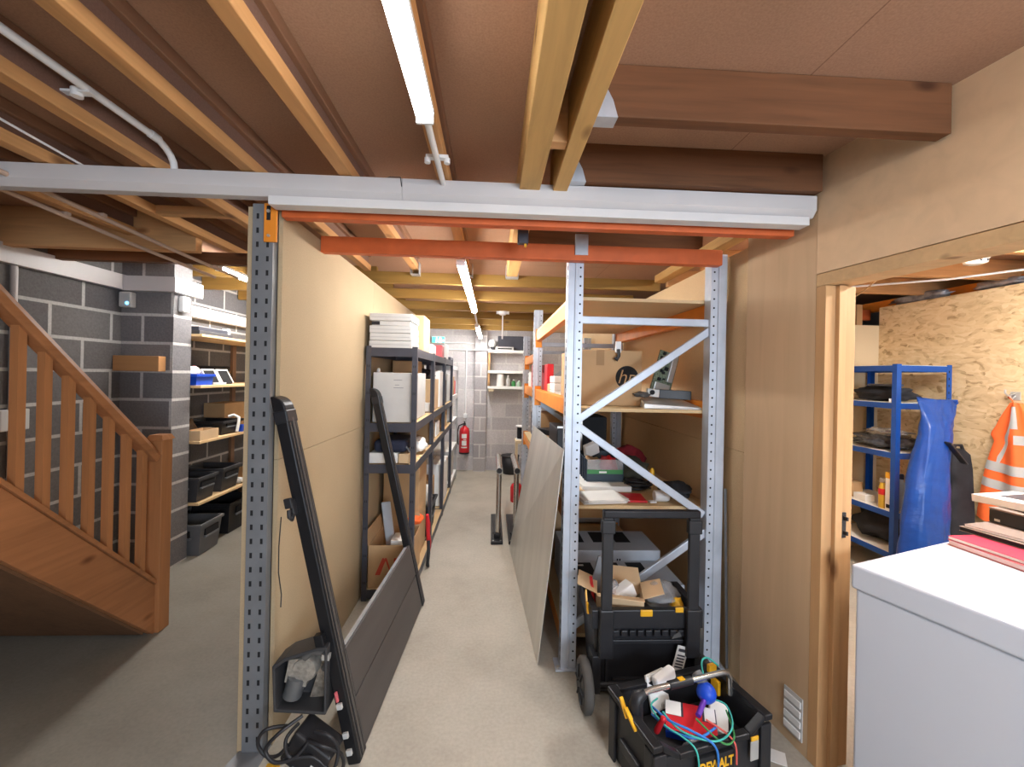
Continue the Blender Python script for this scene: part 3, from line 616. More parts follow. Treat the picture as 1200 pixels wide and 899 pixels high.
# drive housing (open towards the camera) with gearbox and motor
TH = Matrix.Translation((-.85, 1.70, .245)) @ Matrix.Rotation(rad(4), 4, 'Y')
mb = MB(TH)
oc = [(0, 0), (.012, -.0), (.21, .0), (.225, .27), (.17, .265), (.035, .225), (.0, .19)]
oc = [(.01, 0), (.215, 0), (.195, .27), (.15, .262), (.03, .215), (-.012, .18)]
ic = [(.018, .012), (.205, .012), (.186, .255), (.152, .25), (.038, .203), (.0, .17)]
n = len(oc)
vs = [(x, 0, z) for x, z in oc] + [(x, .11, z) for x, z in oc] + [(x, 0, z) for x, z in ic] + [(x, .10, z) for x, z in ic]
fs = [tuple(range(n, 2*n))] + [(i, (i+1) % n, n+(i+1) % n, n+i) for i in range(n)] + [(2*n+i, 2*n+(i+1) % n, 3*n+(i+1) % n, 3*n+i) for i in range(n)] + [(i, (i+1) % n, 2*n+(i+1) % n, 2*n+i) for i in range(n)] + [tuple(range(3*n, 4*n))]
mb.add(vs, fs); hs = mb.build('drive_housing', M('housing black', (.04, .04, .043), .45), t, bevel=.004)
mb = MB(TH); mb.prism([(.03, .10), (.115, .085), (.125, .15), (.09, .20), (.04, .19)], (0, .03, 0), (1,0,0), (0,0,1), (0, .05, 0)); mb.lathe((.105, .025, .155), [(.045, 0), (.05, .008), (.05, .05)], 20, 'y')
g = mb.build('gearbox', M('cast aluminium', (.42, .40, .36), .45, .6, var=.25, scale=60), hs)
MB(TH).tube([(.06, .045, .04), (.075, .045, .12)], .037, 18).build('motor', M('motor grey', (.17, .18, .19), .4, .5), hs)
MB(TH).prism([(.12, .01), (.2, .02), (.19, .20), (.145, .22), (.14, .1)], (0, .075, 0), (1,0,0), (0,0,1), (0, .012, 0)).build('gear_plate', M('greasy steel', (.33, .29, .24), .4, .5, var=.4, scale=50), hs)
MB(TH).tube([(.10, .03, .205), (.13, .03, .235), (.17, .04, .225), (.19, .05, .18), (.178, .05, .15)], .016, 9).build('hose', m_rubber, hs)
mb = MB(TH); mb.box(.175, .205, .01, .03, .21, .232); mb.build('clip', m_silver, hs)
# control box and leads on the floor
TC = Matrix.Translation((-.785, 1.665, .075)) @ Matrix.Rotation(rad(-10), 4, 'Z') @ Matrix.Rotation(rad(30), 4, 'Y')
cb = MB(TC).box(-.02, .155, 0, .11, 0, .135).build('control_box', m_black, t, bevel=.012, seg=3)
mb = MB(TC)
for k in range(4): mb.cyl((.0+.045*k, -.003, .015+.0*k), (.0+.045*k, .0, .015), .006, 8)
mb.build('screw', m_grey, cb)
MB(TC).box(.10, .13, -.0015, -.0005, .02, .07).build('tag', m_paper, cb)
mb = MB(TC); mb.box(.106, .124, -.0022, -.0016, .04, .052); mb.build('tag_mark', m_dgrey, cb)
for pts in ([(-.78, 1.69, .20), (-.84, 1.65, .22), (-.87, 1.65, .17), (-.84, 1.65, .12), (-.80, 1.66, .11), (-.76, 1.66, .15)],
            [(-.74, 1.70, .20), (-.76, 1.64, .19), (-.74, 1.63, .13), (-.66, 1.64, .12), (-.60, 1.64, .07), (-.59, 1.65, .02), (-.63, 1.64, .012)],
            [(-.70, 1.66, .17), (-.62, 1.64, .16), (-.56, 1.67, .10), (-.56, 1.68, .03), (-.60, 1.66, .012)],
            [(-.72, 1.69, .24), (-.79, 1.64, .21), (-.83, 1.63, .16), (-.79, 1.62, .12), (-.72, 1.63, .13), (-.68, 1.65, .17)],
            [(-.66, 1.66, .20), (-.60, 1.65, .19), (-.57, 1.66, .13), (-.58, 1.64, .06), (-.62, 1.63, .02)],
            [(-.84, 1.67, .05), (-.80, 1.64, .06), (-.79, 1.62, .03), (-.75, 1.62, .015)]):
    MB().tube(smooth(pts), .007, 7).build('lead', m_black, t)
mb = MB(); mb.box(-.85, -.80, 1.66, 1.685, .035, .06); mb.build('plug', m_yellow, t, bevel=.003)
for (u, v, nn) in ((-.004, .24, .0), (-.004, .12, .0), (-.004, .05, .0)):
    MB(TF).box(u-.01, u+.003, v, v+.022, nn-.012, nn+.01).build('connector', m_wbox, t, bevel=.002)
MB(TF).box(-.012, -.001, .27, .31, -.01, .0).build('red_connector', m_pink, t, bevel=.002)

# ------------------------------------------------------------------ grey boltless shelving
TZ = [.075, .955, 1.245, 1.775]
def shelving(y0, y1, label, steel, board, tz=TZ):
    x0, x1 = -.885, -.53; t = thing('metal_shelving', label, 'shelving', ((x0+x1)/2, (y0+y1)/2, 0), 0, 'metal shelving bays')
    for x, sx in ((x0, 1), (x1, -1)):
        for y, sy in ((y0, 1), (y1, -1)):
            mb = MB(); a = [x, x+sx*.036]; b = [y, y+sy*.0022]; mb.box(min(a), max(a), min(b), max(b), 0, 1.79)
            a = [x, x+sx*.0022]; b = [y+sy*.0022, y+sy*.036]; mb.box(min(a), max(a), min(b), max(b), 0, 1.79)
            mb.m = 1
            for k in range(9):
                for xx in (.012, .024): mb.box(x+sx*xx-.0025, x+sx*xx+.0025, y-sy*.0006-.0002, y-sy*.0006+.0002, .12+.19*k, .137+.19*k)
            mb.build('upright', [steel, m_slot], t)
    for z in tz:
        s = MB().box(x0+.006, x1-.006, y0+.006, y1-.006, z-.012, z).build('shelf_board', board, t)
        mb = MB()
        for (a, b, c, d_) in ((x0+.003, x1-.003, y0+.0025, y0+.006), (x0+.003, x1-.003, y1-.006, y1-.0025), (x0+.0025, x0+.006, y0+.006, y1-.006), (x1-.006, x1-.0025, y0+.006, y1-.006)):
            mb.box(a, b, c, d_, z-.058, z+.004)
        mb.build('shelf_beam', steel, s)
shelving(2.97, 3.865, 'dark grey metal shelving bay nearest the camera, holding the big white box', m_dgrey, m_shelfb)
shelving(3.87, 4.765, 'second dark grey metal shelving bay along the partition', m_dgrey, m_shelfb)
shelving(4.77, 5.665, 'third dark grey metal shelving bay along the partition', m_dgrey, m_shelfb)
shelving(5.67, 6.57, 'farthest shelving bay by the back wall, in pale grey steel', M('pale grey steel', (.5, .5, .5), .45, .3), m_whiteshelf, [.12, .55, .95, 1.3, 1.72])
def box(name, label, x0, x1, y0, y1, z, h, mat, cat='box', group=None, seam=True, rz=0, tape=None):
    T = TR((x0+x1)/2, (y0+y1)/2, z, rz); a = (x1-x0)/2; b = (y1-y0)/2; t = thing(name, label, cat, ((x0+x1)/2, (y0+y1)/2, z), rz, group)
    MB(T).box(-a, a, -b, b, 0, h).build('body', mat, t, bevel=min(.006, h*.1))
    if seam:
        mb = MB(T); mb.box(-a*.98, a*.98, -.0015, .0015, h-.001, h+.0007) if a > b else mb.box(-.0015, .0015, -b*.98, b*.98, h-.001, h+.0007); mb.build('flap_seam', m_carddk, t)
    if tape:
        mb = MB(T); mb.box(-.025, .025, -b-.0006, -b+.001, h*.78, h); mb.build('tape', tape, t)
    return t
# bay 1, top: five flat white boxes
z = TZ[3]+.001
names = ['bottom', 'second', 'third', 'fourth', 'topmost']
for k in range(5):
    h = .052 if k != 3 else .032
    y0, y1 = 2.985, 3.27
    if k == 3:
        t = box('flat_box', 'fourth flat white box up in the stack, a thinner one with dark end', -.855, -.585, y0+.006, y1, z, h, m_wbox, group='flat white boxes stacked on the shelving', seam=False)
        MB().box(-.855, -.80, y0-.0, y0+.0055, z+.004, z+h-.004).build('end_flap', m_slot, t)
    else:
        t = box('flat_box', '%s flat white box of the five stacked on top of the shelving' % names[k], -.872+.004*(k % 2), -.572-.003*(k % 3), y0, y1, z, h, m_wbox, group='flat white boxes stacked on the shelving', seam=False)
        MB().box(-.86, -.59, y0-.0006, y0-.0001, z+h*.5-.001, z+h*.5+.001).build('lid_line', m_grey, t)
    z += h + .0015
zt = TZ[3]+.001
box('carton', 'tall pale carton standing behind the flat white boxes', -.86, -.55, 3.36, 3.66, zt, .29, m_cardlt)
box('small_box', 'small white box on the shelving top behind the pale carton', -.72, -.56, 3.9, 4.15, zt, .10, m_paper)
box('small_box', 'low pink and white box on the top of the third bay', -.75, -.55, 4.55, 4.74, zt, .14, m_pink)
box('carton', 'grey white carton on the top of the third bay', -.80, -.56, 4.85, 5.3, zt, .19, m_wbox)
box('small_box', 'dark flat box on the top of the far bay', -.8, -.58, 5.8, 6.2, 1.722, .12, m_dgrey)
# bay 1, second shelf: big box
z2 = TZ[2]+.005
t = box('white_carton', 'big pale grey carton filling the upper shelf of the nearest bay', -.845, -.57, 3.01, 3.62, z2, .355, m_wbox, seam=False)
mb = MB()
for (a, b, h) in ((-.70, -.64, .30), (-.69, -.66, .265), (-.70, -.63, .245)): mb.box(a, b, 3.0088, 3.0097, z2+h, z2+h+.004)
mb.build('print', m_grey, t)
MB().lathe((-.82, 3.06, z2+.356), [(.012, 0), (.014, .006), (.012, .024), (.004, .03)], 12).build('cap', m_wbox, label='small white cap lying on top of the big pale carton', cat='cap')
box('carton', 'orange brown carton behind the big pale carton', -.86, -.64, 3.64, 3.84, z2, .46, m_card)
# bay 1, third shelf
z3 = TZ[1]+.005
box('flat_box', 'flat white box on the third shelf under the black case', -.86, -.66, 3.0, 3.3, z3, .075, m_paper, seam=False)
box('small_box', 'small pale box end beside the flat white box on the third shelf', -.655, -.58, 3.0, 3.3, z3, .07, m_cardlt, seam=False)
t = thing('black_case', 'black padded case lying on the flat white box on the third shelf', 'case', (-.74, 3.15, z3+.077))
MB().box(-.83, -.60, 2.995, 3.32, z3+.077, z3+.165).build('body', m_navy, t, bevel=.03, seg=4)
MB().tube([(-.61, 3.02, z3+.12), (-.585, 3.015, z3+.1), (-.58, 3.015, z3+.08)], .008, 6).build('strap', m_grey, t)
MB().lump((-.60, 3.48, z3), (.13, .26, .12), 4, .3).build('plastic_bag', m_paper, label='white crumpled bag on the third shelf edge behind the black case', cat='bag')
MB().lump((-.72, 3.66, z3), (.2, .24, .15), 9, .3).build('paper_bag', m_brown, label='brown bundle behind the white crumpled bag on the third shelf', cat='bag')
# bay 1, bottom shelf: open carton with red mark
z4 = TZ[0]+.005
def open_carton(name, label, x0, x1, y0, y1, z, h, mat, flaps=(1, 1, 1, 1), fl=.1, T=None, parent=None, ang=35):
    t = thing(name, label, 'box', (T @ V(((x0+x1)/2, (y0+y1)/2, z))) if T else ((x0+x1)/2, (y0+y1)/2, z))
    w = .004; mb = MB(T)
    mb.box(x0, x1, y0, y1, z, z+w).box(x0, x1, y0, y0+w, z+w, z+h).box(x0, x1, y1-w, y1, z+w, z+h).box(x0, x0+w, y0+w, y1-w, z+w, z+h).box(x1-w, x1, y0+w, y1-w, z+w, z+h)
    mb.build('body', mat, t)
    s, c = sin(rad(ang))*fl, cos(rad(ang))*fl
    F = [((x0, y0, z+h), (x1, y0, z+h), (0, -c, s)), ((x1, y0, z+h), (x1, y1, z+h), (c, 0, s)), ((x1, y1, z+h), (x0, y1, z+h), (0, c, s)), ((x0, y1, z+h), (x0, y0, z+h), (-c, 0, s))]
    for k, (p, q, dd) in enumerate(F):
        if not flaps[k]: continue
        p, q, dd = V(p), V(q), V(dd); mb = MB(T); nn = (q-p).cross(dd).normalized()*.003
        vs = [p, q, q+dd-(q-p)*.03, p+dd+(q-p)*.03]; mb.hexa(vs, [v+nn for v in vs]); mb.build('flap', mat, t)
    return t
t = open_carton('open_carton', 'open brown carton with a red mark at the foot of the nearest bay', -.85, -.555, 3.0, 3.40, z4, .30, m_card, (0, 0, 1, 1), .10, ang=80)
mb = MB(); mk = M('red print', (.52, .07, .04), .8)
yy = 2.9985
mb.prism([(0, 0), (.035, 0), (.06, .07), (.075, .105), (.058, .12), (.05, .12)], (-.80, yy, z4+.09), (1,0,0), (0,0,1), (0, .001, 0))
mb.prism([(.065, .12), (.08, .12), (.12, 0), (.07, 0), (.10, .03)], (-.80, yy, z4+.09), (1,0,0), (0,0,1), (0, .001, 0))
mb.prism([(.13, 0), (.15, 0), (.15, .05), (.17, .05), (.17, .07), (.15, .07), (.15, .1), (.19, .1), (.19, .12), (.13, .12)], (-.80, yy, z4+.09), (1,0,0), (0,0,1), (0, .001, 0))
mb.build('red_mark', mk, t)
MB().box(-.71, -.60, 3.06, 3.22, z4+.26, z4+.31).build('leaflet', m_paper, bevel=.004, label='white leaflet pack poking out of the open brown carton', cat='paper')
MB(Matrix.Translation((-.70, 3.22, z4+.05)) @ Matrix.Rotation(rad(-8), 4, 'Y')).box(-.055, .015, -.01, .01, 0, .50).build('grey_board', m_gbox, bevel=.03, seg=4, label='pale grey rounded panel standing in the open brown carton', cat='board')
box('big_carton', 'tall brown carton standing behind the open carton in the nearest bay', -.87, -.58, 3.46, 3.84, z4, .80, m_card)
MB().lump((-.60, 3.44, z4+.30), (.12, .14, .08), 6, .2).build('orange_bag', m_hiviz, label='orange folded bag behind the open brown carton', cat='bag')
t = thing('tool_strap', 'red and black strapped tool hanging off the bottom shelf edge', 'tool', (-.51, 3.5, .08))
MB().tube([(-.512, 3.48, .44), (-.508, 3.5, .36), (-.505, 3.5, .28), (-.50, 3.52, .2), (-.50, 3.52, .12)], [.012, .02, .016, .02, .014], 8).build('red_handle', m_red, t)
MB().tube([(-.50, 3.5, .22), (-.495, 3.48, .12), (-.50, 3.46, .03), (-.50, 3.5, .012)], .014, 8).build('black_strap', m_black, t)
# bays 2 to 4 contents
cnt = [('carton', 'yellow brown carton on the upper shelf of the second bay', -.84, -.56, 4.06, 4.4, TZ[2], .30, m_cardlt), ('white_carton', 'white carton on the upper shelf of the second bay', -.84, -.55, 4.45, 4.7, TZ[2], .38, m_paper),
       ('small_box', 'flat white box by the front of the second bay upper shelf', -.75, -.545, 3.91, 4.03, TZ[2], .08, m_paper), ('carton', 'dark brown carton on the third shelf of the second bay', -.84, -.56, 3.93, 4.2, TZ[1], .19, m_carddk),
       ('small_box', 'white box on the third shelf of the second bay', -.80, -.56, 4.3, 4.55, TZ[1], .15, m_paper), ('white_carton', 'white lidded carton on the bottom shelf of the third bay', -.84, -.55, 4.85, 5.4, TZ[0], .48, m_paper),
       ('carton', 'brown carton on the bottom shelf of the second bay', -.84, -.62, 4.4, 4.7, TZ[0], .40, m_card), ('dark_box', 'dark box on the upper shelf of the third bay', -.84, -.56, 4.85, 5.2, TZ[2], .28, m_dgrey),
       ('white_carton', 'white carton farther along the upper shelf of the third bay', -.82, -.56, 5.25, 5.6, TZ[2], .36, m_wbox), ('carton', 'small carton on the third shelf of the third bay', -.8, -.56, 4.9, 5.3, TZ[1], .2, m_card),
       ('white_carton', 'white box on the middle shelf of the pale far bay', -.8, -.56, 5.75, 6.1, .955, .24, m_paper), ('carton', 'brown patterned box on the upper shelf of the pale far bay', -.78, -.54, 5.8, 6.0, 1.305, .26, m_carddk),
       ('white_carton', 'white box low on the pale far bay', -.8, -.56, 5.8, 6.3, .125, .32, m_wbox), ('small_box', 'red box on the upper shelf of the pale far bay', -.76, -.55, 6.1, 6.3, 1.305, .2, m_red)]
for nm, lb, a, b, c, d_, z, h, m in cnt: box(nm, lb, a, b, c, d_, z+.005, h, m)
MB().lump((-.68, 4.24, TZ[2]+.306), (.2, .22, .10), 14, .3).build('dark_bag', m_blackf, label='dark cloth bag on the yellow brown carton in the second bay', cat='bag')
crate('storage_crate', 'black crate with a white bag on the bottom shelf of the second bay', -.70, 4.13, TZ[0]+.005, .30, .44, .28, 0, m_black)
MB().lump((-.66, 4.1, TZ[0]+.20), (.18, .3, .24), 5, .3).build('plastic_bag', m_paper, label='white bag bulging out of the black crate in the second bay', cat='bag')

# ------------------------------------------------------------------ back wall
t = thing('exit_sign', 'small lit green exit sign on the back wall', 'sign', (-.90, 7.0, 2.13))
MB().box(-1.02, -.80, 7.0, 7.049, 2.10, 2.23).build('case', m_white, t, bevel=.004)
MB().box(-1.01, -.81, 6.998, 6.9995, 2.11, 2.22).build('panel', m_exit, t)
pw = glow('pictogram white', (.9, 1, .95), 3)
mb = MB(); y = 6.9965
mb.lathe((-.935, 6.9965, 2.20), [(.0105, 0), (.0105, .001)], 12, 'y'); mb.prism([(0, 0), (.02, .005), (.03, .04), (.012, .045)], (-.95, y, 2.145), (1,0,0), (0,0,1), (0, .001, 0))
mb.prism([(0, 0), (.012, 0), (.02, .03), (.008, .035)], (-.957, y, 2.118), (1,0,0), (0,0,1), (0, .001, 0)); mb.prism([(0, 0), (.03, -.012), (.03, -.004), (.004, .012)], (-.935, y, 2.15), (1,0,0), (0,0,1), (0, .001, 0))
mb.box(-.895, -.855, y, y+.001, 2.12, 2.205); mb.prism([(0, .01), (.03, .01), (.03, 0), (.05, .018), (.03, .036), (.03, .026), (0, .026)], (-.868+.01, y, 2.145), (1,0,0), (0,0,1), (0, .001, 0))
mb.build('pictogram', pw, t)
MB().box(-.47, -.41, 7.02, 7.0495, .55, .62).build('wall_bracket', m_black, label='black bracket plate behind the fire extinguisher', cat='bracket')
t = thing('fire_extinguisher', 'red fire extinguisher on the back wall left of the block column', 'fire extinguisher', (-.44, 6.93, .31))
mb = MB(); mb.lathe((-.44, 6.95, .31), [(.075, 0), (.083, .012), (.083, .36), (.07, .405), (.035, .43), (.03, .45)], 24); mb.build('cylinder', m_red, t)
MB().lathe((-.44, 6.95, .295), [(.06, 0), (.085, .003), (.086, .03)], 24).build('base_ring', m_black, t)
mb = MB(); mb.cyl((-.44, 6.95, .76), (-.44, 6.95, .80), .022, 12); mb.bar((-.44, 6.95, .80), (-.44, 6.86, .835), .02, .012); mb.bar((-.44, 6.95, .785), (-.44, 6.87, .775), .018, .01); mb.build('valve_handle', m_black, t)
MB().tube([(-.46, 6.94, .79), (-.53, 6.92, .76), (-.555, 6.91, .66), (-.545, 6.9, .5), (-.535, 6.9, .45)], .011, 8).build('hose', m_black, t)
mb = MB()
for (z0, z1, a0, a1) in ((.56, .63, 60, 120), (.44, .52, 62, 118), (.40, .42, 55, 125), (.53, .545, 65, 100)):
    q = [(-.44+.0838*cos(rad(-a)), 6.95+.0838*sin(rad(-a))) for a in (a0, (a0*3+a1)/4, (a0+a1)/2, (a0+3*a1)/4, a1)]
    for i in range(4): mb.add([(q[i][0], q[i][1], z0), (q[i+1][0], q[i+1][1], z0), (q[i+1][0], q[i+1][1], z1), (q[i][0], q[i][1], z1)], [(0,1,2,3)])
mb.build('label', m_paper, t)
mb = MB(); mb.tube([(-.44, 7.04, 2.02), (-.44, 7.04, .95)], .012, 8); t = mb.build('conduit', m_white, label='vertical white conduit above the fire extinguisher', cat='conduit')
MB().box(-.47, -.41, 7.0, 7.049, .88, .95).build('outlet', m_white, t, bevel=.004)
MB().tube([(-.95, 7.04, 2.015), (-.32, 7.04, 2.01), (-.30, 6.925, 2.01), (-.05, 6.925, 2.02), (-.03, 6.93, 2.035)], .012, 8).build('conduit', m_white, label='lower horizontal white conduit along the back wall round the column', cat='conduit')
MB().tube([(-.80, 7.04, 2.135), (-.30, 7.04, 2.13)], .010, 8).build('conduit', m_white, label='upper horizontal white conduit on the back wall right of the exit sign', cat='conduit')
t = thing('dome_lamp', 'white dome fitting on the corner of the back wall shelves', 'lamp', (-.01, 6.9, 2.09))
MB().lathe((-.01, 6.9, 2.10), [(.02, -.03), (.055, -.02), (.066, .02), (.06, .06), (.03, .085)], 16).build('dome', m_white, t); MB().tube([(-.01, 6.9, 2.08), (-.01, 6.93, 2.05), (0, 7.0, 2.045)], .03, 10).build('mount', m_dgrey, t)
t = thing('wall_shelves', 'white and pine shelf unit on the back wall right of the column', 'shelves', (.25, 6.93, 1.4))
for z in (1.425, 1.68, 2.015): MB().box(-.075, .62, 6.80, 7.045, z-.045, z).build('shelf_board', m_whiteshelf, t, bevel=.003)
for x in (-.075, .585):
    for (a, b) in ((1.426, 1.634), (1.681, 1.969)): MB().box(x, x+.035, 6.82, 7.045, a, b).build('side_panel', m_stud, t)
box('black_case', 'large dark case on top of the back wall shelves', .08, .60, 6.95, 7.04, 2.016, .24, m_dgrey, seam=False)
t = box('silver_device', 'slim silver device in front of the dark case on the back wall shelves', .05, .34, 6.83, 6.94, 2.016, .055, m_silver, cat='device', seam=False)
MB().box(.08, .31, 6.828, 6.8295, 2.03, 2.05).build('front_panel', m_slot, t)
t = thing('paper_roll', 'white paper towel roll on the middle of the back wall shelves', 'paper roll', (.13, 6.88, 1.426))
MB().lathe((.13, 6.88, 1.426), [(.055, 0), (.058, .01), (.058, .19), (.05, .2), (.018, .2)], 18).build('roll', m_paper, t); MB().lathe((.13, 6.88, 1.60), [(.018, 0), (.018, .0262)], 12).build('core', m_card, t)
def bottle(name, label, x, y, z, r, h, mat, capm, group=None):
    t = thing(name, label, 'bottle', (x, y, z), 0, group)
    MB().lathe((x, y, z), [(r*.92, 0), (r, .01), (r, h*.62), (r*.75, h*.74), (r*.38, h*.8), (r*.38, h*.86)], 14).build('body', mat, t); MB().lathe((x, y, z+h*.86), [(r*.45, 0), (r*.45, h*.1), (r*.3, h*.14)], 12).build('cap', capm, t)
    return t
bottle('spray_bottle', 'pale spray bottle beside the paper towel roll', .26, 6.87, 1.426, .035, .18, m_wbox, m_white)
bottle('bottle', 'green topped bottle on the back wall shelves', .35, 6.87, 1.426, .034, .11, m_green, m_white); bottle('bottle', 'small pale green bottle at the right of the back wall shelves', .44, 6.87, 1.426, .035, .10, M('pale green', (.4, .55, .42), .5), m_white)
MB().box(-.06, .03, 6.81, 6.9, 1.335, 1.379).build('door_bell', m_cream, bevel=.005, label='small cream box under the left end of the back wall shelves', cat='box')
t = thing('waste_bin', 'black tapered waste bin on the floor at the back wall', 'bin', (.32, 6.85, 0))
mb = MB(); mb.lathe((.32, 6.85, 0), [(.11, 0), (.115, .005), (.145, .29), (.135, .29), (.105, .02)], 24); mb.build('tub', m_black, t); MB().lathe((.32, 6.85, .28), [(.147, 0), (.152, .005), (.152, .018), (.146, .022), (.136, .02)], 24).build('rim', m_black, t)

# ------------------------------------------------------------------ two stainless floor stands
for x, l in ((.075, 'left one of the two stainless floor stands with black base plates'), (.245, 'right one of the two stainless floor stands, partly behind the aluminium sheet')):
    t = thing('floor_stand', l, 'stand', (x, 4.2, 0), 0, 'stainless floor stands')
    mb = MB(); mb.box(x-.058, x+.058, 3.95, 4.75, 0, .03); mb.build('base_plate', m_black, t, bevel=.006)
    mb = MB(); mb.box(x-.03, x+.03, 4.02, 4.12, .0305, .075); mb.box(x-.04, x+.04, 4.13, 4.5, .0305, .05); mb.build('foot_clamp', m_blackm, t, bevel=.008)
    mb = MB(); mb.cyl((x+.012, 4.07, .05), (x+.012, 4.07, .665), .024, 16); mb.cyl((x+.012, 4.14, .05), (x+.012, 4.14, .665), .024, 16); mb.build('post', m_chrome, t)
    MB().cyl((x+.012, 3.99, .69), (x+.012, 4.72, .69), .032, 18).build('top_tube', m_chrome, t)
    MB().lathe((x+.012, 3.985, .69), [(.024, .004), (.026, 0), (.026, .0045)], 16, 'y').build('end_cap', m_black, t)
    mb = MB(); mb.cyl((x-.035, 3.97, .031), (x-.035, 3.97, .036), .008, 8); mb.cyl((x+.035, 3.97, .031), (x+.035, 3.97, .036), .008, 8); mb.build('bolt', m_silver, t)
# ------------------------------------------------------------------ leaning aluminium sheet
P = [(.282, 2.31, .001), (.192, 3.886, .001), (.395, 3.909, 1.136), (.398, 2.273, 1.20)]
a, b, c, d_ = map(V, P); nn = (b-a).cross(d_-a).normalized()
if nn.x < 0: nn = -nn
MB().hexa([p for p in (a, b, c, d_)], [p + nn*.004 for p in (a, b, c, d_)]).build('aluminium_sheet', m_alu, label='large bare aluminium sheet leaning on the pallet racking beside the aisle', cat='sheet')
# ------------------------------------------------------------------ pallet racking
t = thing('pallet_racking', 'blue grey steel pallet racking with orange beams and braced end frame', 'racking', (.85, 3.9, 0))
m_post = M('blue grey racking steel', (.52, .57, .65), .42, .25, var=.08)
FY = [2.27, 4.12, 5.47]
def post(x0, x1, y, h, flip):
    mb = MB(); a, b = (x0, x1) if not flip else (x1, x0); s = 1 if b > a else -1; w = abs(b-a)
    # folded open section: web on the inner side, front face with a raised rib
    mb.prism([(0, 0), (s*w*.42, 0), (s*w*.46, -.006), (s*w*.54, -.006), (s*w*.58, 0), (s*w, 0), (s*w, .07), (s*w*.8, .07), (s*w*.8, .064), (s*w*.94, .064), (s*w*.94, .006), (s*w*.06, .006), (s*w*.06, .064), (s*w*.2, .064), (s*w*.2, .07), (0, .07)], (a, y, .008), (1,0,0), (0,1,0), (0, 0, h-.008))
    mb.m = 1
    for k in range(int(h/.05)-1):
        z = .05+.05*k
        mb.lathe((a+s*w*.80, y-.0008, z), [(.0055, 0), (.0055, .0006)], 8, 'y')
        mb.box(a-s*.0008-.0004, a-s*.0008+.0004, y+.015, y+.028, z-.012, z+.012) if not flip else mb.box(a-.0012, a+.0012, y+.015, y+.028, z-.012, z+.012)
    o = mb.build('upright', [m_post, m_slot], t)
    mb = MB(); mb.box(min(x0, x1)-.03, max(x0, x1)+.02, y-.02, y+.09, 0, .0075); mb.build('foot_plate', m_post, o, bevel=.002)
    mb = MB(); mb.cyl((x0-.015, y+.0, .0076), (x0-.015, y+.0, .018), .009, 8); mb.build('anchor_bolt', m_silver, o)
XL, XR = (.405, .488), (1.205, 1.295)
for i, y in enumerate(FY):
    h = 2.30 if i == 0 else (2.255 if i == 1 else 2.12)
    post(*XL, y, h, False); post(*XR, y, h, True)
    for (p, q) in (((.488, y+.03, 1.918), (1.21, y+.03, 1.918)), ((1.215, y+.03, 1.875), (.47, y+.03, 1.36)), ((.47, y+.03, 1.335), (1.20, y+.03, .84)), ((1.215, y+.03, .745), (.47, y+.03, .22)), ((.488, y+.03, .17), (1.21, y+.03, .17))):
        if i == 0 and p[2] == .17: continue
        mb = MB(); mb.bar(p, q, .022, .042, (0, 0, 1)); mb.build('brace', m_post, t, bevel=.004)
def beam(x, y0, y1, z, h, side):
    w = .05
    o = MB().box(x-w/2, x+w/2, y0, y1, z, z+h).build('beam', m_orange, t, bevel=.005)
    for y in (y0, y1): MB().box(x-w/2-.006, x+w/2+.006, y-.004, y+.004, z-.06, z+h+.03).build('connector_plate', m_orange, o, bevel=.002)
LV = [(1.945, .09), (1.375, .10), (.765, .09), (.04, .09)]
for i in range(2):
    y0, y1 = FY[i]+.078, FY[i+1]-.008
    for z, h in LV:
        if i == 1 and z > 1.9: z -= .2
        beam(.452, y0, y1, z, h, 1); beam(1.25, y0, y1, z, h, -1)
for i in range(2):
    y0, y1 = FY[i]+.075, FY[i+1]-.01
    for k, (z, h) in enumerate(LV):
        if i == 1 and k == 0: continue
        zz = z+h+.001; e = 0
        if k == 1: zz = 1.407; e = .05
        MB().box(.43+e, 1.27-e, y0, y1, zz, zz+.018).build('shelf_board', m_shelfb if k != 0 else m_hard, t)
# tall grey strip leaning beside the right post
MB().bar((1.318, 2.235, .02), (1.30, 2.255, 1.0), .006, .012).build('metal_strip', m_grey, label='thin dark metal strip standing against the right racking post', cat='strip')
zS2 = 1.426; zS3 = .765+.09+.02; zS4 = .04+.09+.02
# ---- shelf with the printed carton
t = thing('carton', 'large brown carton with a round black printed emblem on the racking', 'box', (.73, 2.8, zS2))
bx = (.50, .93, 2.56, 3.02)
MB().box(*bx, zS2, zS2+.345).build('body', m_card, t, bevel=.006)
MB().box(.64, .69, bx[2]-.0008, bx[2]-.0002, zS2+.25, zS2+.344).build('tape', m_carddk, t)
e = MB().lathe((.835, bx[2]-.0002, zS2+.178), [(.072, 0), (.072, -.0012)], 36, 'y').build('emblem', m_slot, t)
lt = text('emblem_letters', 'hp', .125, (.832, bx[2]-.0022, zS2+.178), (1,0,0), (0,0,1), m_card, e, .0004, .28, .95, -.001)
t = thing('beam_clip', 'white clip with a dark hook hanging above the emblem carton', 'hook', (.77, 2.535, zS2+.33))
MB().box(.755, .79, 2.54, 2.5585, zS2+.33, zS2+.40).build('clip', m_white, t, bevel=.003); MB().tube([(.77, 2.535, zS2+.35), (.772, 2.53, zS2+.31), (.762, 2.53, zS2+.285), (.75, 2.535, zS2+.30)], .011, 8).build('hook', m_black, t)
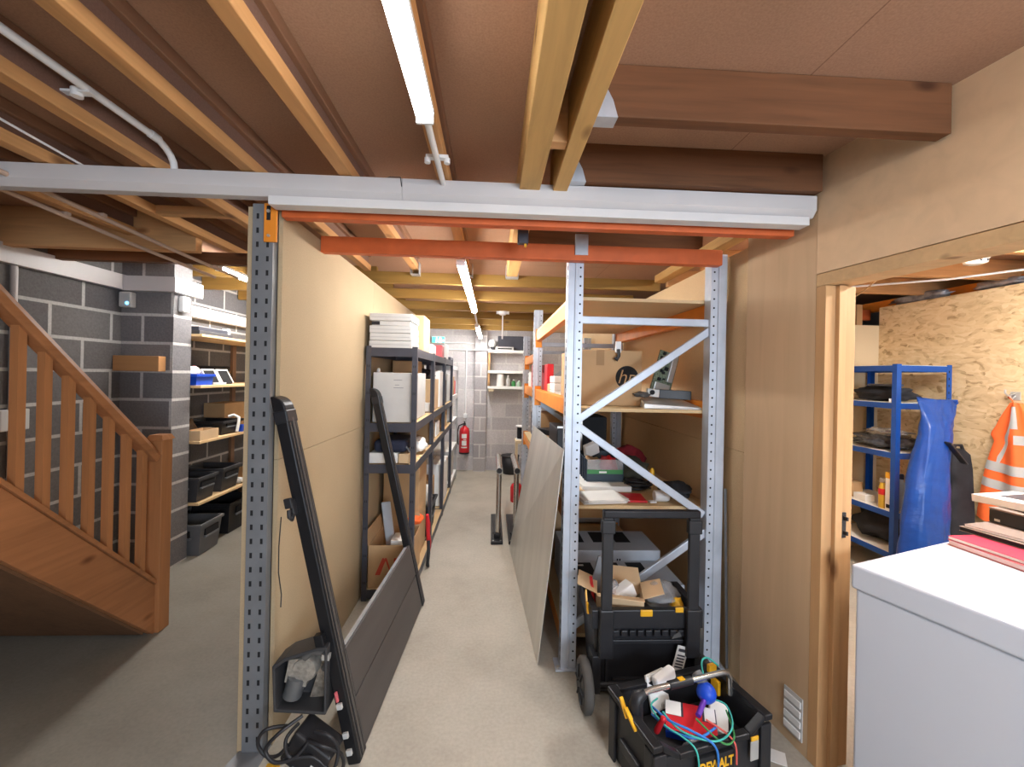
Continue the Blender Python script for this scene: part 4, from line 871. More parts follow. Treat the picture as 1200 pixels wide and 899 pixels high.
# circuit board leaning back against the wall panel
t = thing('circuit_board', 'green and silver circuit board standing behind the silver tray', 'circuit board', (1.12, 2.75, zS2))
TB = Matrix.Translation((1.085, 2.67, zS2+.062)) @ Matrix.Scale(1.12, 4) @ Matrix.Rotation(rad(14), 4, 'Y') @ Matrix.Rotation(rad(18), 4, 'Z')
MB(TB).box(-.07, .07, 0, .012, 0, .26).build('board', m_pcb, t, bevel=.002)
mb = MB(TB)
rr = random.Random(3)
for k in range(16):
    x = rr.uniform(-.065, .0); z = rr.uniform(.08, .24); w_ = rr.uniform(.008, .02); mb.box(x, x+w_, -.012, -.0005, z, z+w_)
mb.build('chips', m_slot, t)
MB(TB).box(.012, .05, -.02, -.0005, .09, .25).build('heat_sink', m_silver, t, bevel=.003); MB(TB).box(-.06, .05, -.012, -.0005, .0, .075).build('shield', m_silver, t, bevel=.003)
t = thing('silver_tray', 'flat silver electronics tray with a black bar at the shelf edge', 'device', (1.08, 2.45, zS2))
MB().hexa([(.88, 2.38, zS2), (1.215, 2.36, zS2), (1.215, 2.66, zS2), (.945, 2.66, zS2)], [(.885, 2.385, zS2+.03), (1.215, 2.365, zS2+.012), (1.215, 2.655, zS2+.05), (.95, 2.655, zS2+.06)]).build('tray', m_silver, t, bevel=.003)
MB().bar((1.035, 2.55, zS2+.082), (1.215, 2.505, zS2+.075), .03, .055).build('black_bar', m_black, t, bevel=.003)
MB().bar((.955, 2.545, zS2+.09), (1.033, 2.55, zS2+.082), .026, .05).build('bracket', m_silver, t, bevel=.003)
MB().lathe((.985, 2.528, zS2+.09), [(.015, .003), (.015, -.004)], 12, 'y').build('knob', m_slot, t)
MB().lump((.92, 2.53, zS2+.058), (.10, .08, .035), 6, .25).build('lead_bundle', m_rubber, t)
# far end of that shelf, seen between the posts
z = zS2
for k in range(3): 
    t = box('white_device', ['lowest', 'middle', 'topmost'][k] + ' white device in the stack on the racking shelf', .50, .64, 3.35, 3.62, z, .058, m_white, cat='device', group='white devices stacked on the racking', seam=False)
    MB().lathe((.615, 3.3497, z+.03), [(.012, .0), (.012, -.002)], 10, 'y').build('dial', m_slot, t); z += .0605
box('red_box', 'upright red box on the racking shelf near the second post', .50, .56, 3.80, 4.0, zS2, .29, m_red, seam=False)
box('small_box', 'small square carton in front of the red box on the racking', .50, .59, 3.66, 3.78, zS2, .11, m_cardlt)
MB().lump((.53, 3.16, zS2), (.10, .2, .05), 4, .2).build('paper_bundle', m_paper, label='pale wrapped bundle at the edge of the racking shelf', cat='paper')
box('white_carton', 'white carton on the racking shelf behind the white devices', .66, .95, 3.4, 3.9, zS2, .24, m_paper)
box('magenta_box', 'pink and white box on the racking shelf beyond the second post', .46, .62, 4.6, 4.9, zS2, .30, m_pink)
box('white_carton', 'white box on the racking shelf beyond the second post', .46, .66, 4.95, 5.3, zS2, .22, m_paper)
# ---- work shelf
z = zS3
crt = thing('parts_crate', 'dark open crate with a green band, full of oddments, on the racking', 'crate', (.77, 2.95, z+.03), 0)
box('white_tray', 'shallow white box lid under the green banded crate', .585, .90, 2.62, 3.1, z, .035, m_paper, seam=False)
zc = z+.036
mb = MB(); x0, x1, y0, y1, h = .635, .885, 2.74, 3.08, .145
mb.box(x0, x1, y0, y1, zc, zc+.006).box(x0, x0+.006, y0, y1, zc+.006, zc+h).box(x1-.006, x1, y0, y1, zc+.006, zc+h).box(x0+.006, x1-.006, y1-.006, y1, zc+.006, zc+h).box(x0+.006, x1-.006, y0, y0+.006, zc+.006, zc+.05)
mb.build('tub', M('dark teal plastic', (.03, .05, .07), .5), crt, bevel=.002)
MB().box(x0+.006, x1-.006, y0, y0+.006, zc+.0505, zc+.078).build('band', m_green, crt); MB().box(x0+.006, x1-.006, y0+.001, y0+.005, zc+.0785, zc+.145).build('window', m_bag, crt)
MB().box(.72, .77, y0-.0012, y0-.0002, zc+.056, zc+.068).build('label_tag', m_paper, crt)
mb = MB()
for k in range(6): mb.box(x0-.004, x0-.0002, y0+.03+.055*k, y0+.045+.055*k, zc, zc+h)
mb.build('rib', m_navy, crt)
MB().lump((.70, 2.88, zc+.008), (.12, .18, .13), 3, .3).build('paper_bag', m_carddk, label='brown crumpled packet inside the green banded crate', cat='bag')
MB().lump((.81, 2.86, zc+.008), (.12, .18, .14), 7, .25).build('red_packet', m_red, label='red packet inside the green banded crate', cat='packet')
MB(Matrix.Translation((.71, 2.93, zc+.15)) @ Euler((rad(20), rad(-20), rad(15))).to_matrix().to_4x4()).box(-.05, .06, -.02, .02, -.01, .085).build('white_carton', m_paper, bevel=.008, label='white plastic box tipped on top of the green banded crate', cat='box')
def stack_paper(name, label, x, y, z, w_, d_, n, rz, mat, cat='paper', dz=.003):
    mb = MB(); r2 = random.Random(int(x*1000)+n)
    for k in range(n):
        mb.T = TR(x+r2.uniform(-.012, .012), y+r2.uniform(-.012, .012), z, rz+r2.uniform(-.1, .1)); mb.box(-w_/2, w_/2, -d_/2, d_/2, k*dz*1.15, k*dz*1.15+dz)
    return mb.build(name, mat, label=label, cat=cat)
stack_paper('paper_stack', 'loose pile of white papers at the front edge of the racking work shelf', .66, 2.47, z+.0005, .25, .2, 7, .12, m_paper)
MB(TR(.85, 2.48, z+.0005, -.1)).box(-.075, .075, -.08, .08, 0, .012).build('red_folder', m_red, bevel=.002, label='flat red folder beside the papers on the racking work shelf', cat='folder')
stack_paper('paper_stack', 'papers lying under the white box lid at left of the racking shelf', .54, 2.75, z+.0005, .08, .3, 5, .05, m_cardlt)
def coil(name, label, c, r, n, th, mat, seed=0):
    r2 = random.Random(seed); pts = []
    for k in range(n*14):
        a = 2*pi*k/14; rr_ = r*(.75+.25*sin(k*.61+seed)); pts.append((c[0]+rr_*cos(a)*1.2, c[1]+rr_*sin(a), c[2]+th+(th*1.4)*(k/14)*.8+abs(sin(k*.37))*th))
    return MB().tube(pts, th, 6).build(name, mat, label=label, cat='cable')
coil('cable_coil', 'coiled black cables on the racking work shelf', (.965, 2.69, z+.001), .075, 5, .008, m_black, 2)
MB().lump((1.0, 2.95, z), (.24, .28, .16), 5, .35).build('dark_cloth', m_dkgreen, label='dark olive cloth heap behind the coiled cables', cat='cloth')
MB().lump((1.06, 3.22, z), (.28, .16, .20), 11, .2).build('red_cloth', m_darkred, label='dark red cloth bundle at the back of the racking work shelf', cat='cloth')
MB().lump((1.15, 2.55, z), (.17, .26, .085), 8, .3).build('black_cloth', m_blackf, label='black cloth heap by the right post on the racking work shelf', cat='cloth')
MB().lathe((1.01, 2.43, z+.033), [(.028, -.04), (.033, -.036), (.033, .03), (.028, .045), (.02, .045)], 16, 'x').build('white_cup', m_white, label='white plastic cup lying on its side on the racking work shelf', cat='cup')
MB().lathe((1.10, 2.80, z+.10-.001), [(.012, -.099), (.016, -.09), (.016, 0), (.008, .018)], 12).build('yellow_bottle', m_yellow, label='small yellow topped tube standing behind the black cloth', cat='bottle')
MB().box(.93, .97, 2.385, 2.42, z+.0005, z+.012).build('white_clip', m_white, bevel=.004, label='little white clip at the front of the racking work shelf', cat='clip')
MB().box(.70, .90, 3.22, 3.5, z, z+.42).build('black_cabinet', m_slot, bevel=.01, label='tall black equipment case at the back of the racking work shelf', cat='case')
t = thing('metal_rack_unit', 'black and silver equipment frame under the shelf at the second post', 'device', (.58, 3.3, z))
MB().box(.50, .66, 3.15, 3.6, z, z+.33).build('case', m_black, t, bevel=.006); mb = MB(); mb.box(.668, .69, 3.14, 3.16, z, z+.40).box(.50, .69, 3.14, 3.149, z+.335, z+.35); mb.build('silver_frame', m_silver, t)
for k in range(5):
    MB(TR(.55, 3.72+.02*k, z+.05*k+.002, .1*k)).box(-.09, .09, -.12, .12, 0, .045).build('black_module', [m_black, m_dgrey, m_black, m_carddk, m_blackm][k], bevel=.006, label=['lowest', 'second', 'middle', 'fourth', 'topmost'][k] + ' dark module in the pile by the second racking post', cat='device', group='dark modules piled on the racking')
box('carton', 'brown carton on the work shelf beyond the second post', .5, .9, 4.4, 4.8, z, .33, m_card); box('dark_box', 'dark case on the work shelf by the third post', .5, .9, 4.9, 5.3, z, .28, m_dgrey)
# spool and red can beyond the racking
t = thing('cable_spool', 'black cable spool with a white flange near the back of the aisle', 'spool', (.43, 5.72, .70))
MB().lathe((.43, 5.72, .732), [(.09, 0), (.09, .012)], 24).build('flange', m_white, t); MB().lathe((.43, 5.72, .905), [(.095, 0), (.095, .014)], 24).build('flange', m_white, t)
mb = MB(); mb.lathe((.43, 5.72, .745), [(.075, 0), (.078, .08), (.075, .159)], 24); mb.build('cable_winding', m_black, t)
t = thing('stool', 'cream metal stool carrying the cable spool', 'stool', (.45, 5.72, 0))
MB().box(.33, .60, 5.6, 5.85, .69, .7305).build('seat', m_cream, t, bevel=.006)
for x in (.35, .58):
    for y in (5.62, 5.83): MB().bar((x, y, 0), (x, y, .69), .025, .025, (1,0,0)).build('leg', m_cream, t)
MB().bar((.35, 5.62, .33), (.58, 5.62, .33), .02, .02).build('stretcher', m_silver, t)
bottle('red_can', 'red can standing on the floor beside the cream stool', .335, 5.32, 0, .075, .30, m_red, m_white)
# ---- low shelf: two grey boxes
def vented(label, x0, x1, y0, y1, z, h):
    t = thing('grey_box', label, 'box', ((x0+x1)/2, (y0+y1)/2, z), 0, 'grey boxes on the low racking shelf')
    MB().box(x0, x1, y0, y1, z, z+h).build('body', m_gbox, t, bevel=.006)
    w_ = x1-x0; mb = MB()
    for f0, f1 in ((.08, .26), (.36, .52), (.60, .76)): mb.prism([(x0+w_*f0, y0+(y1-y0)*.38), (x0+w_*f1, y0+(y1-y0)*.38), (x0+w_*f1, y1-.03), (x0+w_*f0, y1-.03)], (0, 0, z+h+.0004), (1,0,0), (0,1,0), (0, 0, .001))
    mb.build('black_panel', m_slot, t)
    MB().box(x0+w_*.12, x0+w_*.18, y1-.08, y1-.06, z+h+.0016, z+h+.002).build('tag', m_paper, t)
    mb = MB(); mb.box(x0+w_*.55, x0+w_*.565, y0-.001, y0, z+h*.75, z+h*.8).box(x0+w_*.575, x0+w_*.59, y0-.001, y0, z+h*.75, z+h*.8); mb.build('print', m_slot, t)
vented('grey box with black panels at the back of the low racking shelf', .50, 1.17, 2.80, 3.16, zS4, .28)
vented('grey box with black panels at the front of the low racking shelf', .50, 1.18, 2.455, 2.79, zS4, .215)
box('carton', 'flat brown carton at the aisle side of the low racking shelf', .44, .60, 3.3, 3.9, zS4, .4, m_carddk)

# ------------------------------------------------------------------ black wheeled tool box
t = thing('rolling_tool_box', 'large black wheeled tool box with pull handle in front of the racking', 'tool box', (.77, 2.1, 0))
X0, X1, Y0, Y1 = .515, 1.03, 1.985, 2.265
mb = MB(); mb.hexa([(X0+.03, Y0+.04, .06), (X1-.03, Y0+.04, .06), (X1-.03, Y1-.01, .06), (X0+.03, Y1-.01, .06)], [(X0, Y0+.01, .40), (X1, Y0+.01, .40), (X1, Y1, .40), (X0, Y1, .40)])
mb.build('lower_body', m_black, t, bevel=.012)
zr = .485
mb = MB(); mb.box(X0-.015, X1+.015, Y0-.005, Y0+.03, .395, zr).box(X0-.015, X1+.015, Y1-.01, Y1+.0, .395, zr).box(X0-.015, X0+.02, Y0+.03, Y1-.01, .395, zr).box(X1-.02, X1+.015, Y0+.03, Y1-.01, .395, zr).box(X0+.02, X1-.02, Y0+.03, Y1-.01, .4005, .41)
mb.build('upper_rim', m_black, t, bevel=.008)
mb = MB()
for k in range(9): mb.box(X0+.09+.04*k, X0+.12+.04*k, Y0-.004, Y0+.012, .355, .385)
mb.box(X0+.07, X1-.07, Y0+.004, Y0+.03, .315, .335); mb.box(X0+.10, X1-.10, Y0+.018, Y0+.04, .12, .14); mb.box(X0+.06, X0+.075, Y0+.012, Y0+.04, .1, .31).box(X1-.075, X1-.06, Y0+.012, Y0+.04, .1, .31)
mb.build('front_ribs', m_black, t, bevel=.003)
MB().prism([(0, 0), (.05, .012), (.04, .035), (.012, .02)], (X1-.14, Y0-.006, .345), (1,0,0), (0,0,1), (0, .02, 0)).build('catch', m_rubber, t)
for x in (.565, .985):
    p = MB().box(x-.026, x+.026, Y0-.03, Y0-.006, .30, .945).build('handle_post', m_black, t, bevel=.005)
    MB().box(x-.033, x+.033, Y0-.037, Y0-.002, .27, .50).build('sleeve', m_black, p, bevel=.006)
    MB().box(x-.033, x+.033, Y0-.037, Y0-.002, .86, .925).build('upper_sleeve', m_black, p, bevel=.006)
MB().box(.54, 1.01, Y0-.036, Y0-.0, .935, .972).build('handle_bar', m_blackm, t, bevel=.007)
for (a, b, c, d_, e0, e1) in ((.735, .795, Y0-.010, Y0+.0, .455, .487), (.72, .745, Y1+.001, Y1+.008, .45, .49)): MB().box(a, b, c, d_, e0, e1).build('latch', m_yellow, t, bevel=.004)
mb = MB(); mb.prism([(2.03, .44), (2.055, .43), (2.10, .50), (2.09, .53), (2.07, .48), (2.05, .485), (2.05, .46)], (X0-.024, 0, 0), (0,1,0), (0,0,1), (.008, 0, 0)); mb.build('side_latch', m_yellow, t)
MB().box(.905, .945, Y0-.012, Y0-.005, .475, .50).build('side_latch', m_yellow, t, bevel=.003)
for x, s in ((.478, -1), (1.068, 1)):
    wh = MB().lathe((x-.022, 2.0, .118), [(.04, 0), (.105, 0), (.118, .01), (.118, .034), (.105, .044), (.04, .044)], 28, 'x').build('wheel', m_rubber, t)
    mb = MB(); mb.lathe((x-.026, 2.0, .118), [(.02, 0), (.024, .006), (.024, .048), (.02, .052)], 14, 'x'); mb.lathe((x-.018, 2.0, .118), [(.085, -.006), (.088, 0), (.088, .036), (.085, .042)], 24, 'x')
    for k in range(6):
        a = pi*k/3; mb.bar((x-.0255, 2.0+.03*cos(a), .118+.03*sin(a)), (x-.0255, 2.0+.08*cos(a), .118+.08*sin(a)), .006, .014, (1,0,0))
    mb.build('hub', m_black, wh)
mb = MB(); mb.cyl((.48, 2.0, .118), (1.065, 2.0, .118), .012, 10); mb.box(.505, .545, 1.97, 2.06, .09, .27); mb.box(1.0, 1.04, 1.97, 2.06, .09, .27); mb.build('axle', m_black, t, bevel=.003)
TT = Matrix.Translation((.915, Y0-.012, .195)) @ Matrix.Rotation(rad(14), 4, 'Y')
g = MB(TT).box(-.028, .028, -.006, 0, 0, .125).build('paper_tag', m_paper, t, bevel=.003)
mb = MB(TT)
for k in range(5): mb.box(-.02, .018, -.0068, -.0061, .02+.014*k, .027+.014*k)
mb.box(-.02, .02, -.0068, -.0061, .098, .112); mb.build('print', m_dgrey, g)
# carton, bag and oddments in the tool box
zi = .4115
open_carton('open_carton', 'small open brown carton sitting in the wheeled tool box', -.115, .115, -.085, .085, 0, .11, m_cardlt, (1, 1, 1, 1), .1, TR(.675, 2.125, zi, -.25), ang=20)
MB(Matrix.Translation((.70, 2.10, zi+.06)) @ Euler((0, rad(-25), rad(20))).to_matrix().to_4x4()).box(-.05, .06, -.03, .03, 0, .075).build('white_packet', m_paper, bevel=.006, label='white packet standing in the small open carton', cat='packet')
MB().lump((.625, 2.11, zi+.05), (.08, .09, .11), 3, .3).build('plastic_bag', m_bag, label='crumpled clear bag in the left of the small open carton', cat='bag')
MB().lump((.885, 2.13, zi), (.18, .18, .13), 8, .35).build('plastic_bag', m_bag, label='clear plastic bag of parts at the right of the wheeled tool box', cat='bag')
MB().lump((.95, 2.06, zi), (.06, .06, .09), 2, .25).build('glove', m_yellow, label='black and yellow glove end poking from the wheeled tool box', cat='glove')
MB().bar((.545, 2.10, zi), (.53, 2.14, zi+.16), .03, .012, (1,0,0)).build('red_tool', m_red, bevel=.003, label='small red handled tool at the left of the wheeled tool box', cat='tool')
MB(Matrix.Translation((.555, 2.2, zi)) @ Matrix.Rotation(rad(12), 4, 'Y')).prism([(-.03, 0), (.04, 0), (.0, .24), (-.02, .24)], (0, 0, 0), (1,0,0), (0,0,1), (0, .012, 0)).build('grey_wedge', m_grey, label='grey pointed panel standing at the left of the wheeled tool box', cat='panel')

# ------------------------------------------------------------------ black open tool tote in the foreground
TO = frame((.604, 1.463, 0), (.966, .257, 0), (-.257, .966, 0), (0, 0, 1)); az = math.atan2(.257, .966)
t = thing('tool_tote', 'black open tool tote with a steel carry bar in the foreground', 'tool tote', (.83, 1.67, 0), az)
LX, LY, HT = .545, .31, .285
mb = MB(TO); w = .012
mb.hexa([(.02, .02, 0), (LX-.02, .02, 0), (LX-.02, LY-.02, 0), (.02, LY-.02, 0)], [(.012, .012, .02), (LX-.012, .012, .02), (LX-.012, LY-.012, .02), (.012, LY-.012, .02)])
mb.box(.012, LX-.012, .012, .03, .02, .225).box(.012, LX-.012, LY-.03, LY-.012, .02, .27).box(.012, .03, .03, LY-.03, .02, .27).box(LX-.03, LX-.012, .03, LY-.03, .02, .27)
mb.build('tub', m_black, t, bevel=.004)
mb = MB(TO); mb.box(-.005, .035, -.003, LY+.004, .262, HT).box(LX-.035, LX+.005, -.003, LY+.004, .262, HT).box(.035, LX-.035, LY-.03, LY+.004, .262, HT)
mb.hexa([(.0351, -.003, .262), (.11, -.003, .212), (.11, .03, .212), (.0351, .03, .262)], [(.0351, -.003, HT), (.11, -.003, .235), (.11, .03, .235), (.0351, .03, HT)])
mb.hexa([(LX-.11, -.003, .212), (LX-.0351, -.003, .262), (LX-.0351, .03, .262), (LX-.11, .03, .212)], [(LX-.11, -.003, .235), (LX-.0351, -.003, HT), (LX-.0351, .03, HT), (LX-.11, .03, .235)])
mb.box(.11, LX-.11, -.003, .03, .212, .235)
mb.build('rim', m_blackm, t, bevel=.005)
for x in (.0, LX-.052): MB(TO).box(x, x+.052, -.002, .012, .0, .25).build('corner_post', m_black, t, bevel=.004)
for y in (.013, LY-.05): MB(TO).box(-.001, .012, y, y+.045, 0, .25).build('corner_post', m_black, t, bevel=.004)
MB(TO).box(-.004, .012, .09, .22, .10, .14).build('side_grip', m_black, t, bevel=.004)
for (x, y) in ((.012, .10), (.012, .16)):
    MB(TO @ Matrix.Translation((x-.018, y, .285)) @ Matrix.Rotation(rad(0), 4, 'Z')).bar((0, -.0, -.02), (0, .075 if y < .15 else .05, .012 if y < .15 else .03), .016, .012).build('latch', m_yellow, t, bevel=.003)
MB(TO).box(LX-.05, LX-.035, .22, .265, .20, .262).build('latch', m_yellow, t, bevel=.003); MB(TO).box(LX-.06, LX-.02, LY-.05, LY-.03, .275, .31).build('latch', m_yellow, t, bevel=.003)
MB(TO).box(.435, .475, -.008, -.0025, .13, .205).build('clear_latch', m_silver, t, bevel=.003); MB(TO).box(.437, .473, -.0085, -.0027, .206, .222).build('latch', m_yellow, t, bevel=.002)
pl = MB(TO).box(.19, .36, -.004, .0115, .12, .195).build('name_plate', m_slot, t, bevel=.002)
text('name_letters', 'DEWALT', .05, TO @ V((.275, -.0045, .158)), (.966, .257, 0), (0, 0, 1), m_yellow, pl, .0008, 0, .78, .0016)
# carry bar
A0 = (.05, .165, .27); b0 = (.065, .165, .40); b1 = (.485, .165, .40); A1 = (.50, .165, .27)
MB(TO).tube([(.072, .165, .346), (.10, .165, .352), (.46, .165, .352), (.487, .165, .346), (.50, .165, .324), (.505, .165, .25)], .0115, 12).build('carry_bar', m_chrome, t)
MB(TO).tube([(.19, .165, .352), (.30, .165, .352)], .0165, 14).build('grip', m_black, t)
MB(TO).box(.235, .262, .155, .175, .3665, .3695).build('grip_mark', m_yellow, t)
MB(TO).tube([(.072, .165, .346), (.045, .165, .339), (.035, .165, .31), (.038, .165, .25)], [.018, .026, .028, .026], 12).build('arm', m_black, t)
# ---- what is in the tote
TI = TO @ Matrix.Translation((.27, .15, .0))
MB(TI @ Euler((0, 0, 0)).to_matrix().to_4x4()).box(-.225, .225, -.115, .115, .021, .165).build('parts_box', m_slot, bevel=.01, label='dark filling of oddments at the bottom of the tool tote', cat='box')
T1 = TI @ Matrix.Translation((.0, -.01, .185)) @ Euler((rad(16), rad(-4), rad(-38))).to_matrix().to_4x4() @ Matrix.Scale(.88, 4)
b = thing('product_box', 'red and white product box lying on the tools in the tote', 'box', TI @ V((0, 0, .2)))
MB(T1).box(-.10, .12, -.07, .07, 0, .05).build('body', m_dgrey, b, bevel=.003)
mb = MB(T1); mb.box(-.098, .118, -.068, .0, .0502, .0512); mb.box(-.02, .06, -.069, .068, .0513, .0518); mb.build('red_panel', m_red, b)
MB(T1).box(-.098, -.03, .002, .068, .0502, .0514).build('white_panel', m_paper, b); MB(T1).box(.07, .115, .005, .068, .0502, .0514).build('white_panel', m_paper, b)
MB(T1).box(-.10, .12, -.0712, -.0702, .005, .045).build('blue_side', m_bluep, b)
MB(TI @ Matrix.Translation((.125, -.01, .185)) @ Euler((rad(20), rad(8), rad(-40))).to_matrix().to_4x4()).box(-.02, .05, -.06, .06, 0, .035).build('striped_box', m_paper, bevel=.003, label='small white and purple box at the right of the red box', cat='box')
MB(TI @ Matrix.Translation((-.045, .11, .17)) @ Euler((rad(-18), 0, rad(12))).to_matrix().to_4x4()).box(-.05, .06, -.006, .006, 0, .145).build('plastic_plate', m_paper, bevel=.003, label='white plastic plate standing behind the carry bar', cat='plate')
MB(TI @ Matrix.Translation((-.03, .105, .292)) @ Euler((0, rad(-14), rad(8))).to_matrix().to_4x4()).box(-.055, .055, -.02, .02, .0, .05).build('white_box', m_white, bevel=.012, seg=3, label='white rounded plastic box above the carry bar of the tote', cat='box')
bl = thing('screwdriver', 'stubby screwdriver with a round bright blue handle on the tote contents', 'screwdriver', TI @ V((.1, .0, .27)))
TS = TI @ Matrix.Translation((.095, .0, .295))
mb = MB(TS); mb.lathe((0, 0, 0), [(.005, -.036), (.024, -.03), (.036, -.014), (.039, .002), (.035, .018), (.024, .032), (.008, .038)], 20); mb.build('handle', m_bluep, bl)
MB(TS).tube([(-.03, -.02, -.012), (-.09, -.055, -.03)], .011, 8).build('shaft_sleeve', M('violet plastic', (.12, .03, .35), .45), bl); MB(TS).tube([(.005, .02, .02), (.0, .06, .045)], .022, 12).build('end', m_grey, bl)
def wire(label, pts, mat, r=.0035):
    Q = smooth([TI @ V(p) for p in pts])
    MB().tube(Q, r, 6).build('wire', mat, label=label, cat='wire', group='loose wires in the tool tote')
wire('teal wire looping over the left of the tote contents', [(-.10, .06, .27), (-.16, .02, .28), (-.15, -.05, .26), (-.11, -.11, .25), (-.09, -.158, .23), (-.085, -.166, .12), (-.08, -.166, .02)], m_wire_t)
wire('teal wire looping over the front rim of the tote to the right', [(-.12, .0, .265), (-.10, -.09, .255), (0, -.152, .245), (.10, -.13, .255), (.15, -.05, .27), (.11, .0, .27)], m_wire_t)
wire('green wire sagging in front of the red box in the tote', [(-.02, -.07, .27), (.03, -.158, .235), (.09, -.15, .24), (.14, -.06, .26)], m_green)
wire('blue wire bundle strand along the left side of the red box', [(-.14, .04, .26), (-.12, -.04, .262), (-.07, -.10, .26), (-.01, -.16, .235), (0, -.168, .14), (.01, -.168, .03)], m_wire_b, .0045)
wire('second blue wire strand lower in the bundle beside the red box', [(-.15, .03, .24), (-.125, -.06, .24), (-.06, -.12, .245), (.03, -.11, .25), (.06, -.09, .24)], m_wire_b, .0045)
wire('red wire hanging over the tote rim by the lettering', [(.02, -.08, .265), (.06, -.13, .25), (.08, -.165, .225), (.085, -.168, .15)], m_wire_r)
wire('teal wire rising along the right end of the tote', [(.12, .0, .25), (.14, .06, .30), (.16, .10, .345), (.19, .10, .36), (.215, .06, .345)], m_wire_t, .004)
MB(TI @ Matrix.Translation((-.165, -.02, .21)) @ Euler((rad(20), rad(10), 0)).to_matrix().to_4x4()).lathe((0, 0, 0), [(.008, 0), (.012, .01), (.01, .07), (.012, .08), (.006, .085)], 10).build('red_screwdriver', m_red, label='small red tool handle at the left inside the tote', cat='tool')
MB(TI @ Matrix.Translation((-.06, -.10, .17))).lump((0, 0, 0), (.07, .05, .05), 2, .3).build('small_parts_bag', m_bag, label='little clear bag of parts at the front of the tote', cat='bag')
MB(TR(1.225, 1.735, 0, -.5)).box(-.055, .055, -.035, .035, .0005, .003).build('paper_slip', m_paper, label='white paper slip on the floor right of the tool tote', cat='paper')
# ------------------------------------------------------------------ white chest freezer in the doorway
e1 = V((.945, .327, 0)).normalized(); e2 = V((e1.y, -e1.x, 0))
TFZ = frame((1.362, 1.512, 0), e1, e2, (0, 0, 1))
t = thing('chest_freezer', 'white chest freezer standing in the doorway at lower right', 'freezer', TFZ @ V((.65, .37, 0)), math.atan2(e1.y, e1.x))
MB(TFZ).box(.012, 1.288, .012, .72, .03, .829).build('body', m_freez, t, bevel=.008, seg=3)
MB(TFZ).box(0, 1.30, 0, .732, .8305, .92).build('lid', m_freez, t, bevel=.010, seg=3)
MB(TFZ).box(.015, 1.285, .015, .717, .829, .8304).build('seal', m_dgrey, t)
for (x, y) in ((.06, .06), (1.24, .06), (.06, .67), (1.24, .67)): MB(TFZ).cyl((x, y, 0), (x, y, .0298), .02, 12).build('foot', m_black, t)
zf = .9205
def book(name, label, x, y, z, lx, ly, h, rz, cover, page, cat='book', group=None):
    T = TFZ @ TR(x, y, z, rz); b = thing(name, label, cat, T @ V((0, 0, 0)), 0, group)
    mb = MB(T); mb.box(-lx/2, lx/2, -ly/2, ly/2, 0, h*.12).box(-lx/2, lx/2, -ly/2, ly/2, h*.88, h).box(lx/2-.003, lx/2, -ly/2, ly/2, h*.12, h*.88); mb.build('cover', cover, b, bevel=.001)
    MB(T).box(-lx/2+.002, lx/2-.0035, -ly/2+.003, ly/2-.003, h*.122, h*.878).build('pages', page, b)
    return b
m_mag = M('pale pink page edge', (.75, .58, .57), .6); m_fold = M('taupe folder', (.23, .17, .14), .6, var=.1)
book('magazine', 'lower red edged magazine at the bottom of the pile on the freezer', .675, .195, zf, .21, .297, .022, .30, m_pink, m_mag, 'magazine')
book('magazine', 'upper red covered magazine in the pile on the freezer', .685, .19, zf+.0225, .21, .297, .014, .26, M('crimson cover', (.50, .04, .08), .4), m_paper, 'magazine')
book('folder', 'thick taupe folder under the black box on the freezer', .845, .19, zf+.037, .25, .33, .02, .2, m_fold, m_slot, 'folder')
book('folder', 'thin brown folder on top of the taupe folder', .86, .19, zf+.0575, .24, .32, .012, .12, m_fold, m_paper, 'folder')
T = TFZ @ TR(.99, .20, zf+.07, .25); b = thing('black_box', 'black boxy device on the folders on the freezer', 'device', T @ V((0, 0, 0)))
MB(T).box(-.11, .1, -.14, .14, 0, .058).build('body', m_black, b, bevel=.004); MB(T).box(-.111, .101, -.141, .141, .0585, .066).build('top_cover', m_fold, b, bevel=.002)
MB(T).box(-.1105, -.1101, -.12, -.10, .01, .02).build('led_window', m_silver, b)
T = TFZ @ Matrix.Translation((1.06, .15, zf+.146)) @ Euler((rad(3), rad(-3), .3)).to_matrix().to_4x4(); b = thing('booklet', 'white tilted booklet on the very top of the freezer pile', 'booklet', T @ V((0, 0, 0)))
MB(T).box(-.12, .10, -.17, .16, 0, .034).build('pages', m_paper, b, bevel=.002); MB(T).box(-.06, .08, -.11, .10, .0342, .0352).build('print', m_dgrey, b)
# ------------------------------------------------------------------ blue shelving in the side room
t = thing('blue_shelving', 'bright blue steel shelving with white boards in the side room', 'shelving', (3.45, 3.55, 0))
x0, x1, y0, y1 = 3.235, 3.70, 3.2, 3.92
zb = [.235, .565, 1.045, 1.447, 1.752]
for x, sx in ((x0, 1), (x1, -1)):
    for y, sy in ((y0, 1), (y1, -1)):
        mb = MB(); a = sorted((x, x+sx*.04)); b = sorted((y, y+sy*.002)); mb.box(a[0], a[1], b[0], b[1], 0, 1.76)
        a = sorted((x, x+sx*.002)); b = sorted((y+sy*.002, y+sy*.04)); mb.box(a[0], a[1], b[0], b[1], 0, 1.76); mb.m = 1
        for k in range(30): mb.box(x+sx*.024-.004, x+sx*.024+.004, y-.0007, y+.0007, .07+.056*k, .09+.056*k) if x == x1 else None
        mb.build('upright', [m_blue, m_slot], t)
